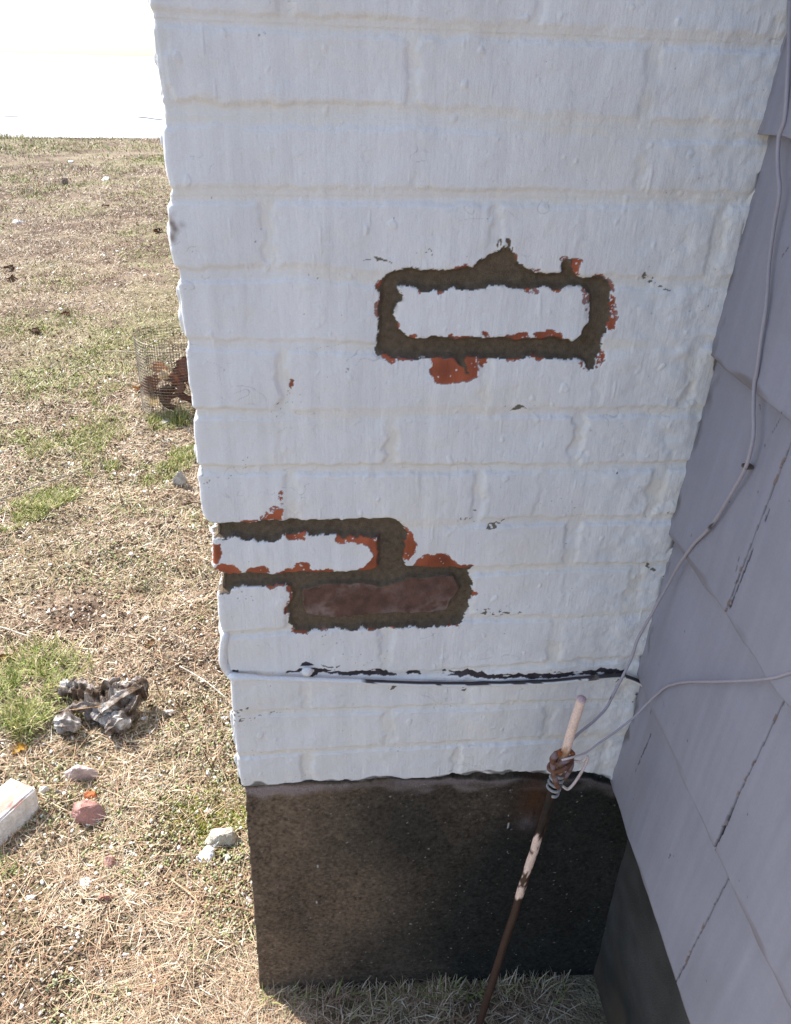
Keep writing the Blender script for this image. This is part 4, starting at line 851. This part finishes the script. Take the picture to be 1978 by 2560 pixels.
# weathered root
root = None
def limb(P, r_, seed, k=22):
    P = smoothpath(P, 16); n = len(P); rr_ = np.interp(np.linspace(0, 1, n), np.linspace(0, 1, len(r_)), r_)
    rr_ = rr_*1.3; V, Q, T = tube_arrays(P, rr_, k); an = np.tile(np.arange(k), n)
    rid = np.random.default_rng(seed).uniform(-.42, .42, k); c = np.repeat(P, k, 0); v = V[:n*k]; dirv = v-c
    v = c+dirv*(1+rid[an]+.35*tnoise(v[:, 0]*1.0+seed, v[:, 2]+v[:, 1]*.4, .02, 50)+.28*tnoise(v[:, 0]+v[:, 2], v[:, 1]-v[:, 2]*.6, .007, 53))[:, None]; V[:n*k] = v; return V, Q, T
q0 = on_g(245, 1790)
def rp_(u, v, z): p = on_g(u, v, z); return p
Ls = [limb([rp_(355, 1712, .035), rp_(310, 1735, .040), rp_(265, 1765, .030), rp_(235, 1795, .012)], [.008, .015, .017, .010], 1),
      limb([rp_(300, 1700, .045), rp_(270, 1715, .045), rp_(248, 1745, .030), rp_(205, 1765, .018), rp_(150, 1785, .006)], [.006, .013, .016, .012, .004], 2),
      limb([rp_(345, 1745, .030), rp_(325, 1780, .025), rp_(290, 1815, .010), rp_(275, 1825, -.004)], [.008, .012, .012, .006], 3),
      limb([rp_(155, 1720, .012), rp_(185, 1725, .018), rp_(225, 1735, .022), rp_(250, 1750, .02)], [.008, .012, .011, .008], 4),
      limb([rp_(140, 1812, .010), rp_(165, 1810, .014), rp_(200, 1812, .008)], [.008, .012, .006], 5),
      limb([rp_(215, 1740, .010), rp_(255, 1765, .015), rp_(300, 1770, .012), rp_(335, 1790, .004)], [.012, .020, .020, .010], 7),
      limb([rp_(330, 1705, .040), rp_(350, 1712, .044), rp_(357, 1735, .030), rp_(340, 1760, .016)], [.004, .007, .008, .004], 6)]
V = []; Fs = []; o_ = 0
for v, q, t in Ls: V += v.tolist(); Fs += (q+o_).tolist()+(t+o_).tolist(); o_ += len(v)
me = bpy.data.meshes.new('tree_root'); me.from_pydata(V, [], Fs); me.update(); root = link('tree_root', me, M_WOOD, None, False)
def rootcol(P, Nn):
    a = tnoise(P[:, 0]+P[:, 2], P[:, 1]*1.5, .03, 51); b = tnoise(P[:, 0]-P[:, 2], P[:, 1], .008, 52)
    C = np.tile([.30, .26, .23], (len(P), 1)); t = sstep(.2, .9, a+.5*b)[:, None]; C = C*(1-t)+np.array([.66, .63, .60])*t
    t = sstep(.3, 1.0, -a+.4*b)[:, None]; return C*(1-t)+np.array([.12, .085, .06])*t
vc(root, rootcol)
tag(root, 'weathered grey gnarled root lying beside the green tuft', 'tree root')

# leaves
def leaf(u, v, size, col, label, seed, z=0.0, tilt=.5, group='dead leaves on the lawn', at=None, curl=.35):
    c = np.array(at) if at is not None else on_g(u, v); g = np.random.default_rng(seed); n = 11; bm = bmesh.new(); rows = []
    for i in range(n):
        t = i/(n-1); w_ = size*.36*math.sin(math.pi*min(1, t*.97+.02))**.7*(1+.35*math.sin(t*19+seed))
        rows.append([bm.verts.new((s*w_, (t-.5)*size, size*curl*(s*s)*.5+size*.12*math.sin(t*5+seed)+g.normal(0, size*.015))) for s in (-1, -.5, 0, .5, 1)])
    for i in range(n-1):
        for j in range(4): bm.faces.new([rows[i][j], rows[i][j+1], rows[i+1][j+1], rows[i+1][j]])
    bmesh.ops.solidify(bm, geom=bm.faces[:], thickness=.0006)
    bm.transform(Matrix.Rotation(g.uniform(0, 6.28), 4, 'Z') @ Matrix.Rotation(tilt, 4, 'X'))
    zz = min(q.co.z for q in bm.verts) if at is None else 0
    o = bm_obj('dead_leaf', bm, M_LEAF, None, col, True); o.location = (c[0], c[1], (float(gh(c[0], c[1]))-zz+z) if at is None else c[2])
    tag(o, label, 'leaf', group)
for i, (u, v, s_z, colr, lab) in enumerate([(22, 672, .09, (.13, .08, .05), 'dark brown leaf at the left edge of the lawn'), (88, 827, .08, (.15, .09, .06), 'dark curled leaf flat in the straw left of the cage'), (393, 577, .10, (.17, .10, .05), 'brown leaf standing near the chimney corner, middle distance'),
        (30, 700, .08, (.26, .17, .10), 'tan brown leaf just below the dark leaf at the left edge'), (375, 1610, .03, (.34, .20, .10), 'small brown leaf on soil above the root'), (18, 1650, .045, (.33, .20, .08), 'ochre brown leaf above the green tuft'), (52, 1880, .035, (.62, .40, .08), 'yellow leaf between the tuft and the half brick'),
        (265, 515, .08, (.25, .16, .10), 'far brown leaf in the middle of the lawn'), (165, 785, .07, (.30, .18, .12), 'small brown leaf left of the cage top'), (520, 1760, .03, (.55, .26, .10), 'orange leaf scrap near the chimney edge'), (345, 975, .06, (.45, .24, .10), 'orange brown leaf at the foot of the cage')]):
    leaf(u, v, s_z, colr, lab, 100+i, tilt=.22)
# stems and sticks
def stick(pts, r_, col, name, label, cat, group=None):
    o = tube(name, smoothpath([np.array(p) for p in pts], 6), r_, M_WOOD, None, col=col, k=7, wob=.0006); tag(o, label, cat, group)
def gp(u, v, z=.0): p = on_g(u, v, z); p = p.copy(); return p
stick([gp(262, 878, .02), gp(350, 880, .02), gp(436, 879, .02)], .004, (.58, .50, .36), 'stick', 'pale straight stick lying across the foot of the wire cage', 'stick')
stick([gp(-20, 1562, .008), gp(30, 1576, .009), gp(76, 1592, .006)], .0022, (.66, .60, .50), 'stick', 'pale broken stem at the left edge above the tuft', 'stick')
stick([gp(160, 1778, .030), gp(200, 1772, .036), gp(252, 1765, .040)], .0016, (.55, .34, .18), 'stick', 'reddish straw lying across the root', 'stick')
stick([gp(345, 1727, .012), gp(390, 1727, .010), gp(432, 1724, .005)], .0013, (.68, .60, .38), 'stick', 'yellow straw pointing right from the root', 'stick')
stick([gp(450, 1665, .006), gp(510, 1700, .008), gp(566, 1745, .005)], .0018, (.66, .60, .50), 'stick', 'bleached twig slanting towards the chimney corner', 'stick')
stick([gp(430, 2200, .004), gp(475, 2235, .006), gp(500, 2262, .003)], .0015, (.60, .44, .28), 'stick', 'tan twig low between the chips and the footing', 'stick')
stick([gp(0, 1248, .006), gp(90, 1215, .010), gp(190, 1180, .006)], .0022, (.36, .33, .28), 'stick', 'long thin grey twig across the left of the lawn', 'stick')
for (u, v, hh, lean, lab) in [(475, 1815, .085, -.03, 'bare brown weed stalk standing in front of the mossy soil'), (305, 1262, .09, -.004, 'thin dead stalk upright in the middle of the lawn'), (375, 1245, .06, -.004, 'short dead stalk right of the taller one'), (535, 1930, .06, -.02, 'low dark stalk beside the footing'), (400, 1735, .04, -.01, 'short brown stalk right of the root')]:
    b = on_g(u, v); stick([b, b+np.array([lean*.4, 0, hh*.5]), b+np.array([lean, .01, hh])], [.0016]*0 or .0013, (.26, .15, .09), 'dead_stalk', lab, 'stalk', 'dead stalks standing in the lawn')

# wire cage with leaves
cb = on_g(447, 1018); rc_ = .155; hc_ = .34; ncol = 76; nrow = 27; V = []; Fs = []
for i in range(ncol):
    a = 2*math.pi*i/ncol; dx_ = rc_*math.cos(a); dy_ = rc_*math.sin(a); lean = .012*math.sin(a*2)
    v, q, t = tube_arrays([(dx_, dy_, -.01), (dx_+lean*.5, dy_, hc_*.5), (dx_+lean, dy_, hc_+.01*math.sin(3*a))], .00085, 3, False)
    Fs += (q+len(V)).tolist(); V += v.tolist()
for j in range(nrow):
    z = .008+j*.0127; P = [(rc_*math.cos(a)+.012*math.sin(a*2)*z/hc_, rc_*math.sin(a), z) for a in np.linspace(0, 2*math.pi, 73)]
    v, q, t = tube_arrays(P, .00085, 3, False); Fs += (q+len(V)).tolist(); V += v.tolist()
me = bpy.data.meshes.new('wire_cage'); me.from_pydata(V, [], Fs); me.update()
cg = link('wire_cage', me, M_WIRE, None, False); cg.location = (cb[0], cb[1], float(gh(cb[0], cb[1]))); tag(cg, 'round cage of fine square wire mesh standing on the lawn behind the chimney corner', 'wire cage')
LV = [((.06, -.10, .20), .11, (.29, .15, .11), 1.3, 'dark red leaf high on the chimney side of the cage'), ((.05, -.11, .05), .12, (.26, .12, .08), 1.0, 'dark brown leaf at the bottom right of the cage'), ((-.03, -.13, .17), .08, (.70, .58, .42), 1.2, 'pale cream leaf in the middle of the cage'), ((.08, -.11, .13), .10, (.36, .20, .14), 1.2, 'rusty leaf pressed against the right of the mesh'), ((-.11, -.10, .11), .07, (.50, .36, .24), 1.0, 'tan leaf scrap at the left side of the cage'), ((-.09, -.11, .12), .11, (.27, .16, .11), 1.1, 'large red brown leaf caught low inside the cage front'), ((-.06, -.09, .19), .10, (.44, .29, .19), 1.3, 'tan brown leaf near the top of the pile in the cage'), ((-.02, -.12, .09), .12, (.20, .12, .08), 1.2, 'dark rust leaf at the bottom of the cage'), ((.02, -.12, .16), .10, (.30, .15, .10), 1.4, 'orange red leaf on the chimney side of the cage'),
      ((.03, -.11, .10), .11, (.33, .18, .12), 1.0, 'bright rust leaf low on the chimney side of the cage'), ((-.05, -.12, .05), .12, (.22, .13, .08), .8, 'dull brown leaf on the floor of the cage'), ((-.10, -.09, .05), .09, (.72, .62, .46), .7, 'cream leaf in the left foot of the cage')]
for i, (off, s_z, colr, ti, lab) in enumerate(LV):
    leaf(0, 0, s_z, colr, lab, 150+i, tilt=ti, group='leaves inside the wire cage', at=(cb[0]+off[0], cb[1]+off[1]*.6, off[2]))
